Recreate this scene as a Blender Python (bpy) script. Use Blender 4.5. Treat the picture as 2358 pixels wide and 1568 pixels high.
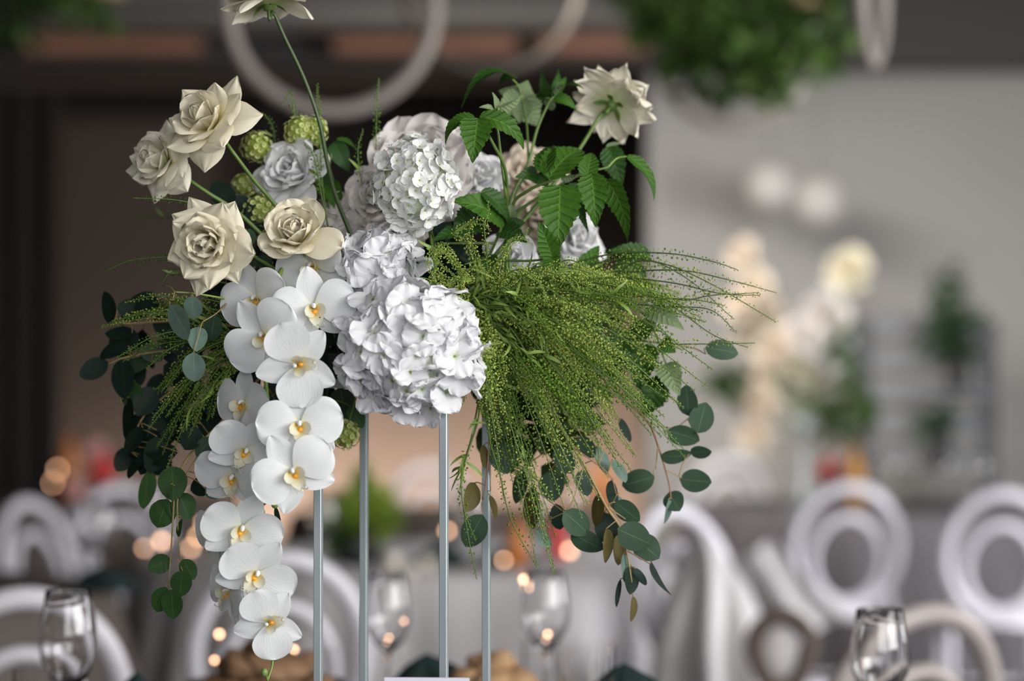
import bpy, math, random
import numpy as np
from mathutils import Vector, Matrix, Quaternion

C = bpy.context.scene.collection
for o in list(bpy.data.objects):
    bpy.data.objects.remove(o)
PI = math.pi
R = math.radians
FPX = 2358 * 85 / 36.0
CAMH = 1.31
PITCH = math.atan((880 - 784) / FPX)

# ------------------------------------------------------------------ camera, sky, key lights, exposure
cd = bpy.data.cameras.new('camera')
cam = bpy.data.objects.new('camera', cd)
C.objects.link(cam)
cam.location = (0, 0, CAMH)
cam.rotation_euler = (PI / 2 + PITCH, 0, 0)
cd.lens = 85
cd.sensor_width = 36
cd.clip_start = 0.05
cd.clip_end = 100
cd.dof.use_dof = True
cd.dof.focus_distance = 2.90
cd.dof.aperture_fstop = 2.0
cd.dof.aperture_blades = 0
bpy.context.scene.camera = cam

w = bpy.data.worlds.new('world')
bpy.context.scene.world = w
w.use_nodes = True
bgn = w.node_tree.nodes['Background']
bgn.inputs[0].default_value = (0.86, 0.90, 1.0, 1)
bgn.inputs[1].default_value = 0.18


def area(name, loc, target, sx, sy, power, col=(1, 1, 1), spread=180):
    l = bpy.data.lights.new(name, 'AREA')
    l.shape = 'RECTANGLE'
    l.size = sx
    l.size_y = sy
    l.energy = power
    l.color = col
    l.spread = R(spread)
    o = bpy.data.objects.new(name, l)
    C.objects.link(o)
    o.location = loc
    o.rotation_euler = (Vector(target) - Vector(loc)).to_track_quat('-Z', 'Y').to_euler()
    return o


area('window_light', (4.3, -0.2, 2.2), (0, 3.0, 1.3), 3.6, 2.2, 245, (1.0, 0.985, 0.96))
area('skylight', (1.8, 2.2, 3.3), (0.2, 3.3, 1.2), 1.6, 1.6, 45, (1.0, 0.97, 0.93))
area('front_fill_light', (0.9, -2.6, 2.1), (0.0, 3.0, 1.3), 4.2, 2.2, 125, (0.99, 0.99, 1.0))  # added fill from behind the camera, lifts the near flowers
area('hall_fill_light', (-0.4, 9.5, 3.25), (1.7, 12.6, 0.4), 2.4, 0.8, 52, (1.0, 0.95, 0.88), 88)  # added ceiling-height fill for grey wall and far centrepiece, no window there
area('side_fill_light', (5.7, 6.0, 1.9), (1.1, 9.3, 0.9), 2.8, 1.6, 215, (0.97, 0.97, 1.0), 130)  # added fill from the right to brighten chairs, shawl and far centrepiece
area('wall_uplight', (-1.0, 15.2, 0.12), (-0.9, 15.9, 0.8), 4.4, 0.25, 42, (1.0, 0.86, 0.77))
vs = bpy.context.scene.view_settings
vs.view_transform = 'Standard'
vs.look = 'None'
vs.gamma = 1
vs.use_curve_mapping = False
vs.exposure = 0.22


# ------------------------------------------------------------------ helpers
def at(px, py, d):
    """point at distance d (metres down the hall) seen at photo pixel px, py"""
    x = (px - 1179) / FPX
    y = (784 - py) / FPX
    dy = math.cos(PITCH) - y * math.sin(PITCH)
    dz = math.sin(PITCH) + y * math.cos(PITCH)
    return Vector((x * d / dy, d, CAMH + dz * d / dy))


def pm(px, d):
    return px * d / FPX


def face(fx, fy, fz):
    return Vector((fx, -fz, fy)).normalized()


def frame(zdir, roll=0.0, up=Vector((0, 0, 1))):
    z = Vector(zdir).normalized()
    y = up - z * up.dot(z)
    if y.length < 1e-3:
        y = Vector((0, 1, 0)) - z * z.y
    y.normalize()
    x = y.cross(z)
    m = Matrix((x, y, z)).transposed()
    return (m @ Matrix.Rotation(roll, 3, 'Z')).to_4x4()


def mesh(name, V, F, uv=None, smooth=True):
    me = bpy.data.meshes.new(name)
    V = np.asarray(V, dtype=np.float32).reshape(-1, 3)
    if isinstance(F, np.ndarray):
        n, k = F.shape
        me.vertices.add(len(V))
        me.vertices.foreach_set('co', V.ravel())
        me.loops.add(n * k)
        me.loops.foreach_set('vertex_index', F.astype(np.int32).ravel())
        me.polygons.add(n)
        me.polygons.foreach_set('loop_start', np.arange(0, n * k, k, dtype=np.int32))
        me.update(calc_edges=True)
        if uv is not None:
            l = me.uv_layers.new(name='UVMap')
            l.data.foreach_set('uv', np.asarray(uv, dtype=np.float32)[F.ravel()].ravel())
    else:
        me.from_pydata([tuple(map(float, v)) for v in V], [], F)
        if uv is not None:
            l = me.uv_layers.new(name='UVMap')
            idx = np.empty(len(me.loops), dtype=np.int32)
            me.loops.foreach_get('vertex_index', idx)
            l.data.foreach_set('uv', np.asarray(uv, dtype=np.float32)[idx].ravel())
    if smooth:
        me.polygons.foreach_set('use_smooth', [True] * len(me.polygons))
    me.update()
    return me


def obj(name, me, mat=None, parent=None, M=None):
    o = bpy.data.objects.new(name, me)
    C.objects.link(o)
    if mat is not None and len(me.materials) == 0:
        me.materials.append(mat)
    if parent is not None:
        o.parent = parent
    if M is not None:
        o.matrix_local = M
    return o


def tag(o, label, cat, group=None, kind=None):
    if label:
        o['label'] = label
    if cat:
        o['category'] = cat
    if group:
        o['group'] = group
    if kind:
        o['kind'] = kind
    return o


def thing(name, label, cat, loc=(0, 0, 0), group=None, M=None):
    o = bpy.data.objects.new(name, None)
    o.empty_display_size = 0.02
    C.objects.link(o)
    if M is not None:
        o.matrix_world = Matrix.Translation(loc) @ M
    else:
        o.location = loc
    return tag(o, label, cat, group)


def copy_tree(o, parent=None, children=None):
    if children is None:
        children = {}
        for c in bpy.data.objects:
            if c.parent:
                children.setdefault(c.parent.name, []).append(c)
    c = o.copy()
    C.objects.link(c)
    if parent is not None:
        c.parent = parent
    for ch in children.get(o.name, []):
        copy_tree(ch, c, children)
    return c


def join(parts):
    """parts: list of (V, F) or (V, F, uv); all faces quads or tris in python lists"""
    V, F, U = [], [], []
    n = 0
    for p in parts:
        v = np.asarray(p[0], dtype=float).reshape(-1, 3)
        V.append(v)
        F += [tuple(i + n for i in f) for f in (p[1].tolist() if isinstance(p[1], np.ndarray) else p[1])]
        U.append(np.asarray(p[2]) if len(p) > 2 else np.zeros((len(v), 2)))
        n += len(v)
    return np.vstack(V), F, np.vstack(U)


def grid_faces(nv, nu, closed=False):
    """rows nv, columns nu of vertices"""
    f = []
    m = nu if closed else nu - 1
    i = np.arange(nv - 1)[:, None]
    j = np.arange(m)[None, :]
    j2 = (j + 1) % nu
    a = i * nu + j
    b = i * nu + j2
    return np.stack([a, b, b + nu, a + nu], -1).reshape(-1, 4)


def catmull(pts, n=6):
    P = [np.array(p, dtype=float) for p in pts]
    if len(P) == 2:
        return np.array([P[0] + (P[1] - P[0]) * t for t in np.linspace(0, 1, n + 1)])
    P = [2 * P[0] - P[1]] + P + [2 * P[-1] - P[-2]]
    out = []
    for i in range(1, len(P) - 2):
        for k in range(n):
            t = k / n
            a, b, c, d = P[i - 1], P[i], P[i + 1], P[i + 2]
            out.append(0.5 * ((2 * b) + (-a + c) * t + (2 * a - 5 * b + 4 * c - d) * t * t + (-a + 3 * b - 3 * c + d) * t ** 3))
    out.append(P[-2])
    return np.array(out)


def tube(pts, rad, n=6, caps=True, closed=False):
    P = np.asarray(pts, dtype=float)
    m = len(P)
    rad = np.full(m, rad) if np.isscalar(rad) else np.interp(np.linspace(0, 1, m), np.linspace(0, 1, len(rad)), rad)
    T = np.roll(P, -1, 0) - np.roll(P, 1, 0) if closed else np.gradient(P, axis=0)
    T /= np.linalg.norm(T, axis=1)[:, None] + 1e-12
    ref = np.array([0.0, 0, 1]) if abs(T[0][2]) < 0.9 else np.array([1.0, 0, 0])
    N = []
    nn = np.cross(T[0], ref)
    nn /= np.linalg.norm(nn)
    for t in T:
        nn = nn - t * nn.dot(t)
        nn /= np.linalg.norm(nn) + 1e-12
        N.append(nn)
    N = np.array(N)
    B = np.cross(T, N)
    a = np.linspace(0, 2 * PI, n, endpoint=False)
    V = P[:, None, :] + rad[:, None, None] * (np.cos(a)[None, :, None] * N[:, None, :] + np.sin(a)[None, :, None] * B[:, None, :])
    F = grid_faces(m, n, True).tolist()
    if closed:
        F += [((m - 1) * n + j, (m - 1) * n + (j + 1) % n, (j + 1) % n, j) for j in range(n)]
    elif caps:
        F.append(tuple(range(n))[::-1])
        F.append(tuple((m - 1) * n + j for j in range(n)))
    F = [tuple(f) for f in F]
    return V.reshape(-1, 3), F


def lathe(prof, n=24):
    """prof: list of (r, z)"""
    p = np.array(prof, dtype=float)
    a = np.linspace(0, 2 * PI, n, endpoint=False)
    V = np.stack([p[:, 0][:, None] * np.cos(a), p[:, 0][:, None] * np.sin(a), np.repeat(p[:, 1][:, None], n, 1)], -1)
    return V.reshape(-1, 3), [tuple(f) for f in grid_faces(len(p), n, True).tolist()]


def box(x0, x1, y0, y1, z0, z1, b=0.0):
    if b <= 0:
        V = [(x, y, z) for z in (z0, z1) for y in (y0, y1) for x in (x0, x1)]
        return V, [(0, 2, 3, 1), (4, 5, 7, 6), (0, 1, 5, 4), (2, 6, 7, 3), (0, 4, 6, 2), (1, 3, 7, 5)]
    # bevelled prism along z plus bevelled ends
    def ring(z, i):
        return [(x0 + i + b, y0 + i, z), (x1 - i - b, y0 + i, z), (x1 - i, y0 + i + b, z), (x1 - i, y1 - i - b, z),
                (x1 - i - b, y1 - i, z), (x0 + i + b, y1 - i, z), (x0 + i, y1 - i - b, z), (x0 + i, y0 + i + b, z)]
    V = ring(z0, b) + ring(z0 + b, 0) + ring(z1 - b, 0) + ring(z1, b)
    F = [tuple(f) for f in grid_faces(4, 8, True).tolist()] + [tuple(range(8))[::-1], tuple(range(24, 32))]
    return V, F


def sphere(c, r, nu=10, nv=7):
    r = np.array(r if hasattr(r, '__len__') else (r, r, r), dtype=float)
    V = [np.array(c) + r * (0, 0, -1)]
    for i in range(1, nv):
        t = -PI / 2 + PI * i / nv
        for j in range(nu):
            a = 2 * PI * j / nu
            V.append(np.array(c) + r * (math.cos(t) * math.cos(a), math.cos(t) * math.sin(a), math.sin(t)))
    V.append(np.array(c) + r * (0, 0, 1))
    F = [(0, 1 + (j + 1) % nu, 1 + j) for j in range(nu)]
    for i in range(nv - 2):
        for j in range(nu):
            a = 1 + i * nu + j
            b = 1 + i * nu + (j + 1) % nu
            F.append((a, b, b + nu, a + nu))
    k = 1 + (nv - 2) * nu
    F += [(k + j, k + (j + 1) % nu, len(V) - 1) for j in range(nu)]
    return V, F


def mk(name, VF, mat, parent=None, smooth=True, uv=None):
    return obj(name, mesh(name, VF[0], VF[1], VF[2] if len(VF) > 2 else uv, smooth), mat, parent)


# ------------------------------------------------------------------ materials
MATS = {}


def mat(name, col, rough=0.5, metal=0.0, noise=0.0, nscale=30.0, bump=0.0, bscale=60.0, emit=None, estr=0.0, sheen=0.0, transl=0.0, spec=0.5, col2=None):
    if name in MATS:
        return MATS[name]
    m = bpy.data.materials.new(name)
    m.use_nodes = True
    nt = m.node_tree
    b = nt.nodes['Principled BSDF']
    b.inputs['Base Color'].default_value = (*col, 1)
    b.inputs['Roughness'].default_value = rough
    b.inputs['Metallic'].default_value = metal
    b.inputs['Specular IOR Level'].default_value = spec
    tc = nt.nodes.new('ShaderNodeTexCoord')
    if noise or col2:
        n = nt.nodes.new('ShaderNodeTexNoise')
        n.inputs['Scale'].default_value = nscale
        n.inputs['Detail'].default_value = 3
        nt.links.new(tc.outputs['Object'], n.inputs['Vector'])
        r = nt.nodes.new('ShaderNodeMix')
        r.data_type = 'RGBA'
        r.inputs['A'].default_value = (*[c * (1 - noise) for c in col], 1)
        r.inputs['B'].default_value = (*(col2 if col2 else [min(1, c * (1 + noise)) for c in col]), 1)
        nt.links.new(n.outputs['Fac'], r.inputs['Factor'])
        nt.links.new(r.outputs['Result'], b.inputs['Base Color'])
    if bump:
        n = nt.nodes.new('ShaderNodeTexNoise')
        n.inputs['Scale'].default_value = bscale
        nt.links.new(tc.outputs['Object'], n.inputs['Vector'])
        bp = nt.nodes.new('ShaderNodeBump')
        bp.inputs['Strength'].default_value = bump
        bp.inputs['Distance'].default_value = 0.002
        nt.links.new(n.outputs['Fac'], bp.inputs['Height'])
        nt.links.new(bp.outputs['Normal'], b.inputs['Normal'])
    if emit:
        b.inputs['Emission Color'].default_value = (*emit, 1)
        b.inputs['Emission Strength'].default_value = estr
    if sheen:
        b.inputs['Sheen Weight'].default_value = sheen
    if transl:
        t = nt.nodes.new('ShaderNodeBsdfTranslucent')
        t.inputs[0].default_value = (*col, 1)
        mx = nt.nodes.new('ShaderNodeMixShader')
        mx.inputs[0].default_value = transl
        nt.links.new(b.outputs[0], mx.inputs[1])
        nt.links.new(t.outputs[0], mx.inputs[2])
        nt.links.new(mx.outputs[0], nt.nodes['Material Output'].inputs[0])
    MATS[name] = m
    return m


def petal_mat(name, base, tip, rough=0.5, transl=0.28, vein=0.25, vscale=22.0, blend=(0.05, 0.45), blot=0.04, edge=None):
    """petal pigment runs from base colour to tip colour along the petal; fine veins as relief"""
    m = bpy.data.materials.new(name)
    m.use_nodes = True
    nt = m.node_tree
    L = nt.links.new
    b = nt.nodes['Principled BSDF']
    b.inputs['Roughness'].default_value = rough
    b.inputs['Specular IOR Level'].default_value = 0.3
    tc = nt.nodes.new('ShaderNodeTexCoord')
    sp = nt.nodes.new('ShaderNodeSeparateXYZ')
    L(tc.outputs['UV'], sp.inputs[0])
    mr = nt.nodes.new('ShaderNodeMapRange')
    mr.inputs['From Min'].default_value = blend[0]
    mr.inputs['From Max'].default_value = blend[1]
    L(sp.outputs['Y'], mr.inputs['Value'])
    mx = nt.nodes.new('ShaderNodeMix')
    mx.data_type = 'RGBA'
    mx.inputs['A'].default_value = (*base, 1)
    mx.inputs['B'].default_value = (*tip, 1)
    L(mr.outputs[0], mx.inputs['Factor'])
    no = nt.nodes.new('ShaderNodeTexNoise')
    no.inputs['Scale'].default_value = 45
    L(tc.outputs['Object'], no.inputs['Vector'])
    m2 = nt.nodes.new('ShaderNodeMix')
    m2.data_type = 'RGBA'
    m2.blend_type = 'MULTIPLY'
    m2.inputs['Factor'].default_value = 1
    rr = nt.nodes.new('ShaderNodeMapRange')
    rr.inputs['To Min'].default_value = 1 - blot * 2
    rr.inputs['To Max'].default_value = 1.0
    L(no.outputs['Fac'], rr.inputs['Value'])
    L(mx.outputs['Result'], m2.inputs['A'])
    L(rr.outputs[0], m2.inputs['B'])
    L(m2.outputs['Result'], b.inputs['Base Color'])
    cb = nt.nodes.new('ShaderNodeCombineXYZ')
    mu = nt.nodes.new('ShaderNodeMath')
    mu.operation = 'MULTIPLY'
    mu.inputs[1].default_value = vscale
    L(sp.outputs['X'], mu.inputs[0])
    mv = nt.nodes.new('ShaderNodeMath')
    mv.operation = 'MULTIPLY'
    mv.inputs[1].default_value = 2.2
    L(sp.outputs['Y'], mv.inputs[0])
    L(mu.outputs[0], cb.inputs[0])
    L(mv.outputs[0], cb.inputs[1])
    vn = nt.nodes.new('ShaderNodeTexNoise')
    vn.inputs['Scale'].default_value = 1.6
    vn.inputs['Detail'].default_value = 2
    L(cb.outputs[0], vn.inputs['Vector'])
    bp = nt.nodes.new('ShaderNodeBump')
    bp.inputs['Strength'].default_value = vein
    bp.inputs['Distance'].default_value = 0.0015
    L(vn.outputs['Fac'], bp.inputs['Height'])
    L(bp.outputs['Normal'], b.inputs['Normal'])
    t = nt.nodes.new('ShaderNodeBsdfTranslucent')
    L(m2.outputs['Result'], t.inputs[0])
    ms = nt.nodes.new('ShaderNodeMixShader')
    ms.inputs[0].default_value = transl
    L(b.outputs[0], ms.inputs[1])
    L(t.outputs[0], ms.inputs[2])
    L(ms.outputs[0], nt.nodes['Material Output'].inputs[0])
    return m


def leaf_mat(name, col, back, veincol, rough=0.45, transl=0.18, ribs=9.0, bump=0.5, blot=0.25, mid=0.03):
    """leaf: midrib and slanting side veins from the leaf's own UV, paler underside"""
    m = bpy.data.materials.new(name)
    m.use_nodes = True
    nt = m.node_tree
    L = nt.links.new

    def math_(op, a=None, b_=None, v=None):
        n = nt.nodes.new('ShaderNodeMath')
        n.operation = op
        if a is not None:
            L(a, n.inputs[0])
        if b_ is not None:
            L(b_, n.inputs[1])
        if v is not None:
            n.inputs[1].default_value = v
        return n.outputs[0]
    b = nt.nodes['Principled BSDF']
    b.inputs['Roughness'].default_value = rough
    b.inputs['Specular IOR Level'].default_value = 0.22
    tc = nt.nodes.new('ShaderNodeTexCoord')
    sp = nt.nodes.new('ShaderNodeSeparateXYZ')
    L(tc.outputs['UV'], sp.inputs[0])
    uc = math_('ABSOLUTE', math_('SUBTRACT', sp.outputs['X'], v=0.5))
    # side veins
    ph = math_('SUBTRACT', sp.outputs['Y'], math_('MULTIPLY', uc, v=0.42))
    sn = math_('SINE', math_('MULTIPLY', ph, v=ribs * 2 * PI))
    vein = math_('POWER', math_('ABSOLUTE', sn), v=7.0)
    h = math_('SUBTRACT', None, vein)
    nt.nodes[-1].inputs[0].default_value = 1.0
    bp = nt.nodes.new('ShaderNodeBump')
    bp.inputs['Strength'].default_value = bump
    bp.inputs['Distance'].default_value = 0.002
    L(vein, bp.inputs['Height'])
    L(bp.outputs['Normal'], b.inputs['Normal'])
    no = nt.nodes.new('ShaderNodeTexNoise')
    no.inputs['Scale'].default_value = 60
    L(tc.outputs['Object'], no.inputs['Vector'])
    c1 = nt.nodes.new('ShaderNodeMix')
    c1.data_type = 'RGBA'
    c1.inputs['A'].default_value = (*[c * (1 - blot) for c in col], 1)
    c1.inputs['B'].default_value = (*[c * (1 + blot) for c in col], 1)
    L(no.outputs['Fac'], c1.inputs['Factor'])
    mr = nt.nodes.new('ShaderNodeMapRange')
    mr.inputs['From Min'].default_value = mid
    mr.inputs['From Max'].default_value = 0.0
    L(uc, mr.inputs['Value'])
    c2 = nt.nodes.new('ShaderNodeMix')
    c2.data_type = 'RGBA'
    L(mr.outputs[0], c2.inputs['Factor'])
    L(c1.outputs['Result'], c2.inputs['A'])
    c2.inputs['B'].default_value = (*veincol, 1)
    g = nt.nodes.new('ShaderNodeNewGeometry')
    c3 = nt.nodes.new('ShaderNodeMix')
    c3.data_type = 'RGBA'
    L(g.outputs['Backfacing'], c3.inputs['Factor'])
    L(c2.outputs['Result'], c3.inputs['A'])
    c3.inputs['B'].default_value = (*back, 1)
    L(c3.outputs['Result'], b.inputs['Base Color'])
    t = nt.nodes.new('ShaderNodeBsdfTranslucent')
    L(c3.outputs['Result'], t.inputs[0])
    ms = nt.nodes.new('ShaderNodeMixShader')
    ms.inputs[0].default_value = transl
    L(b.outputs[0], ms.inputs[1])
    L(t.outputs[0], ms.inputs[2])
    L(ms.outputs[0], nt.nodes['Material Output'].inputs[0])
    return m


def glass_mat(name, tint=(1, 1, 1), rough=0.0):
    m = bpy.data.materials.new(name)
    m.use_nodes = True
    nt = m.node_tree
    nt.nodes.remove(nt.nodes['Principled BSDF'])
    g = nt.nodes.new('ShaderNodeBsdfGlass')
    g.inputs['Color'].default_value = (*tint, 1)
    g.inputs['Roughness'].default_value = rough
    g.inputs['IOR'].default_value = 1.45
    nt.links.new(g.outputs[0], nt.nodes['Material Output'].inputs[0])
    return m


M_CREAM = petal_mat('cream rose petal', (0.76, 0.70, 0.33), (0.86, 0.80, 0.63), vein=0.12)
M_CREAM2 = petal_mat('pale cream rose petal', (0.64, 0.69, 0.32), (0.87, 0.825, 0.69), vein=0.12)
M_PEACH = petal_mat('peach cream petal', (0.75, 0.55, 0.25), (0.80, 0.70, 0.58), vein=0.1)
M_WHITE = petal_mat('white garden rose petal', (0.74, 0.75, 0.68), (0.89, 0.89, 0.90), vein=0.12)
M_BLUSH = petal_mat('blush white peony petal', (0.72, 0.66, 0.55), (0.80, 0.755, 0.73), vein=0.12)
M_HYD = petal_mat('white hydrangea petal', (0.62, 0.70, 0.45), (0.85, 0.85, 0.875), vein=0.35, vscale=12, blend=(0.0, 0.22))
M_SNOW = petal_mat('white snowball petal', (0.72, 0.78, 0.58), (0.87, 0.875, 0.865), vein=0.2, vscale=10, blend=(0.0, 0.35))
M_ORCH = petal_mat('white orchid petal', (0.78, 0.80, 0.66), (0.81, 0.83, 0.84), vein=0.30, vscale=30, blend=(0.02, 0.2), rough=0.38, transl=0.22)
M_LIP = petal_mat('orchid lip', (0.86, 0.62, 0.10), (0.80, 0.78, 0.62), vein=0.1, blend=(0.1, 0.65), rough=0.35)
M_EYE = mat('orange orchid throat', (0.85, 0.36, 0.02), 0.4)
M_COLUMN = mat('orchid column', (0.82, 0.80, 0.76), 0.35)
M_STEM = mat('green stem', (0.10, 0.17, 0.035), 0.45, noise=0.3, nscale=40)
M_STEMD = mat('dark green stem', (0.045, 0.075, 0.022), 0.45, noise=0.3, nscale=40)
M_STEML = mat('light green stem', (0.20, 0.30, 0.06), 0.45, noise=0.25, nscale=60)
M_TWIG = mat('tan twig', (0.30, 0.22, 0.09), 0.5, noise=0.3, nscale=60)
M_TWIGR = mat('reddish twig', (0.24, 0.12, 0.07), 0.5, noise=0.3, nscale=60)
M_RASP = leaf_mat('raspberry leaf', (0.043, 0.118, 0.012), (0.20, 0.27, 0.12), (0.11, 0.22, 0.035), rough=0.48, bump=0.55, ribs=4)
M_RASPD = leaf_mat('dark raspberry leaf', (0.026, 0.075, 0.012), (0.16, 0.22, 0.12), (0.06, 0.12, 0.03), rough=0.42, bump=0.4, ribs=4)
M_RASPL = leaf_mat('raspberry leaf underside', (0.19, 0.26, 0.13), (0.06, 0.15, 0.03), (0.28, 0.36, 0.18), rough=0.6, bump=0.5, ribs=4)
M_EUC = leaf_mat('eucalyptus leaf', (0.048, 0.090, 0.054), (0.14, 0.21, 0.155), (0.17, 0.22, 0.12), rough=0.5, bump=0.04, ribs=6, mid=0.018)
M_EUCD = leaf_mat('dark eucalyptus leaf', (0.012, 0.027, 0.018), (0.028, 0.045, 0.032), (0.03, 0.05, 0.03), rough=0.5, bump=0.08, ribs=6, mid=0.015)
M_EUCG = leaf_mat('grey eucalyptus leaf', (0.13, 0.20, 0.165), (0.20, 0.27, 0.22), (0.26, 0.32, 0.24), rough=0.55, bump=0.08, ribs=6, mid=0.018, blot=0.45)
M_EUCO = leaf_mat('olive eucalyptus leaf', (0.115, 0.095, 0.030), (0.10, 0.10, 0.04), (0.15, 0.13, 0.05), rough=0.5, bump=0.08, ribs=6)
M_EUCN = leaf_mat('fresh green eucalyptus leaf', (0.032, 0.082, 0.022), (0.09, 0.19, 0.10), (0.10, 0.18, 0.06), rough=0.5, bump=0.08, ribs=6, mid=0.018)
M_POD = mat('pennycress pod', (0.46, 0.57, 0.12), 0.45, noise=0.35, nscale=120, transl=0.35)
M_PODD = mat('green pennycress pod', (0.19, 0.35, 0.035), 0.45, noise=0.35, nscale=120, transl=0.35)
M_PODSHADE = mat('shade-dark pennycress pod', (0.07, 0.13, 0.02), 0.45, noise=0.35, nscale=120, transl=0.3)  # darker pod copy: shade put into the colour of the left sprigs
M_VIB = petal_mat('lime viburnum floret', (0.35, 0.45, 0.08), (0.62, 0.66, 0.28), vein=0.1)
M_BUD = mat('orchid bud', (0.17, 0.26, 0.06), 0.4, noise=0.15, nscale=80)


# ------------------------------------------------------------------ petals, leaves
def prof_round(v, vm=0.62, base=0.35):
    return np.where(v < vm, base + (1 - base) * np.sin(PI / 2 * np.clip(v / vm, 0, 1)), np.sqrt(np.clip(1 - (np.clip(v - vm, 0, 1) / (1 - vm)) ** 2, 0, 1)) * 0.97 + 0.03)


def prof_point(v, vm=0.5, base=0.4, k=1.5):
    return np.where(v < vm, base + (1 - base) * np.sin(PI / 2 * np.clip(v / vm, 0, 1)), 0.02 + 0.98 * (1 - np.clip((v - vm) / (1 - vm), 0, 1) ** k))


def prof_claw(v):
    """broad kidney-shaped orchid petal on a narrow claw"""
    a = np.clip(v / 0.52, 0, 1)
    up = 0.16 + 0.84 * np.sin(PI / 2 * a) ** 0.95
    return np.where(v < 0.52, up, np.sqrt(np.clip(1 - (np.clip(v - 0.52, 0, 1) / 0.48) ** 2.2, 0, 1)) * 0.98 + 0.02)


def prof_ellip(v):
    return 0.12 + 0.88 * np.sin(PI * np.clip(v, 0, 1) ** 0.85) ** 0.75


def petal(L, W, th0, th1, p=1.0, r0=0.0, z0=0.0, prof=prof_round, k=0.0, curl=0.0, ruf=0.0, rufn=2.5, rnd=None, nu=8, nv=9, fringe=0.0, fold=0.0, twist=0.0):
    rnd = rnd or random
    s = np.linspace(0, 1, nv + 1)
    v = 1 - (1 - s) ** 1.35
    fine = np.linspace(0, 1, 60)
    phf = R(th0) + R(th1 - th0) * fine ** p
    Rf = r0 + np.concatenate([[0], np.cumsum(np.sin((phf[1:] + phf[:-1]) / 2))]) * L / 59
    Zf = z0 + np.concatenate([[0], np.cumsum(np.cos((phf[1:] + phf[:-1]) / 2))]) * L / 59
    phi = np.interp(v, fine, phf)[:, None]
    Rr = np.interp(v, fine, Rf)[:, None]
    Z = np.interp(v, fine, Zf)[:, None]
    u = np.linspace(-1, 1, nu + 1)[None, :]
    w_ = (W / 2 * prof(v))[:, None]
    y = u * w_
    if abs(k) > 1e-6:
        off = (1 - np.cos(k * y)) / k
        y = np.sin(k * y) / k
    else:
        off = 0 * y
    vv = v[:, None]
    off = off - curl * np.abs(u) ** 2.5 * vv ** 1.5 * w_
    off = off - fold * np.abs(u) * w_
    if ruf:
        p1, p2 = rnd.uniform(0, 6.3), rnd.uniform(0, 6.3)
        off = off + ruf * (np.sin(rufn * PI * u + p1 + 2 * vv) * vv ** 2 * 0.7 + np.sin(1.7 * rufn * PI * (u + vv) + p2) * vv ** 2 * 0.35 * (0.3 + np.abs(u)))
    if fringe:
        rs = np.random.RandomState(rnd.randint(0, 99999))
        y[:, 0] *= 1 + fringe * rs.uniform(-1, 1, nv + 1)
        y[:, -1] *= 1 + fringe * rs.uniform(-1, 1, nv + 1)
        Rr = Rr + np.zeros_like(y)
        Z = Z + np.zeros_like(y)
        j = L * fringe * 0.5 * rs.uniform(-1, 1, nu + 1)
        Rr[-1] += j * np.sin(phi[-1])
        Z[-1] += j * np.cos(phi[-1])
    X = Rr - off * np.cos(phi)
    ZZ = Z + off * np.sin(phi)
    if twist:
        y = y + twist * vv ** 2 * L
    V = np.stack([X + 0 * y, y, ZZ + 0 * y], -1).reshape(-1, 3)
    UV = np.stack([(u + 1) / 2 + 0 * vv, vv + 0 * u], -1).reshape(-1, 2)
    return V, grid_faces(nv + 1, nu + 1), UV


def rotz(V, a):
    c, s = math.cos(a), math.sin(a)
    V = V.copy()
    x, y = V[:, 0].copy(), V[:, 1].copy()
    V[:, 0] = c * x - s * y
    V[:, 1] = s * x + c * y
    return V


def stem_on(root, pts, rad, m=None, name='stem', n=6):
    """stem given in world points, parented to the flower"""
    V, F = tube(catmull(pts, 6), rad, n)
    inv = np.array(root_matrix(root).inverted())
    V = V @ inv[:3, :3].T + inv[:3, 3]
    return obj(name, mesh(name, V, F), m or M_STEM, root)


def root_matrix(o):
    return Matrix.LocRotScale(o.location, o.rotation_euler if o.rotation_mode != 'QUATERNION' else o.rotation_quaternion, o.scale)


HUB = at(940, 760, 3.05)      # where the stems run together in the floral foam


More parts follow.
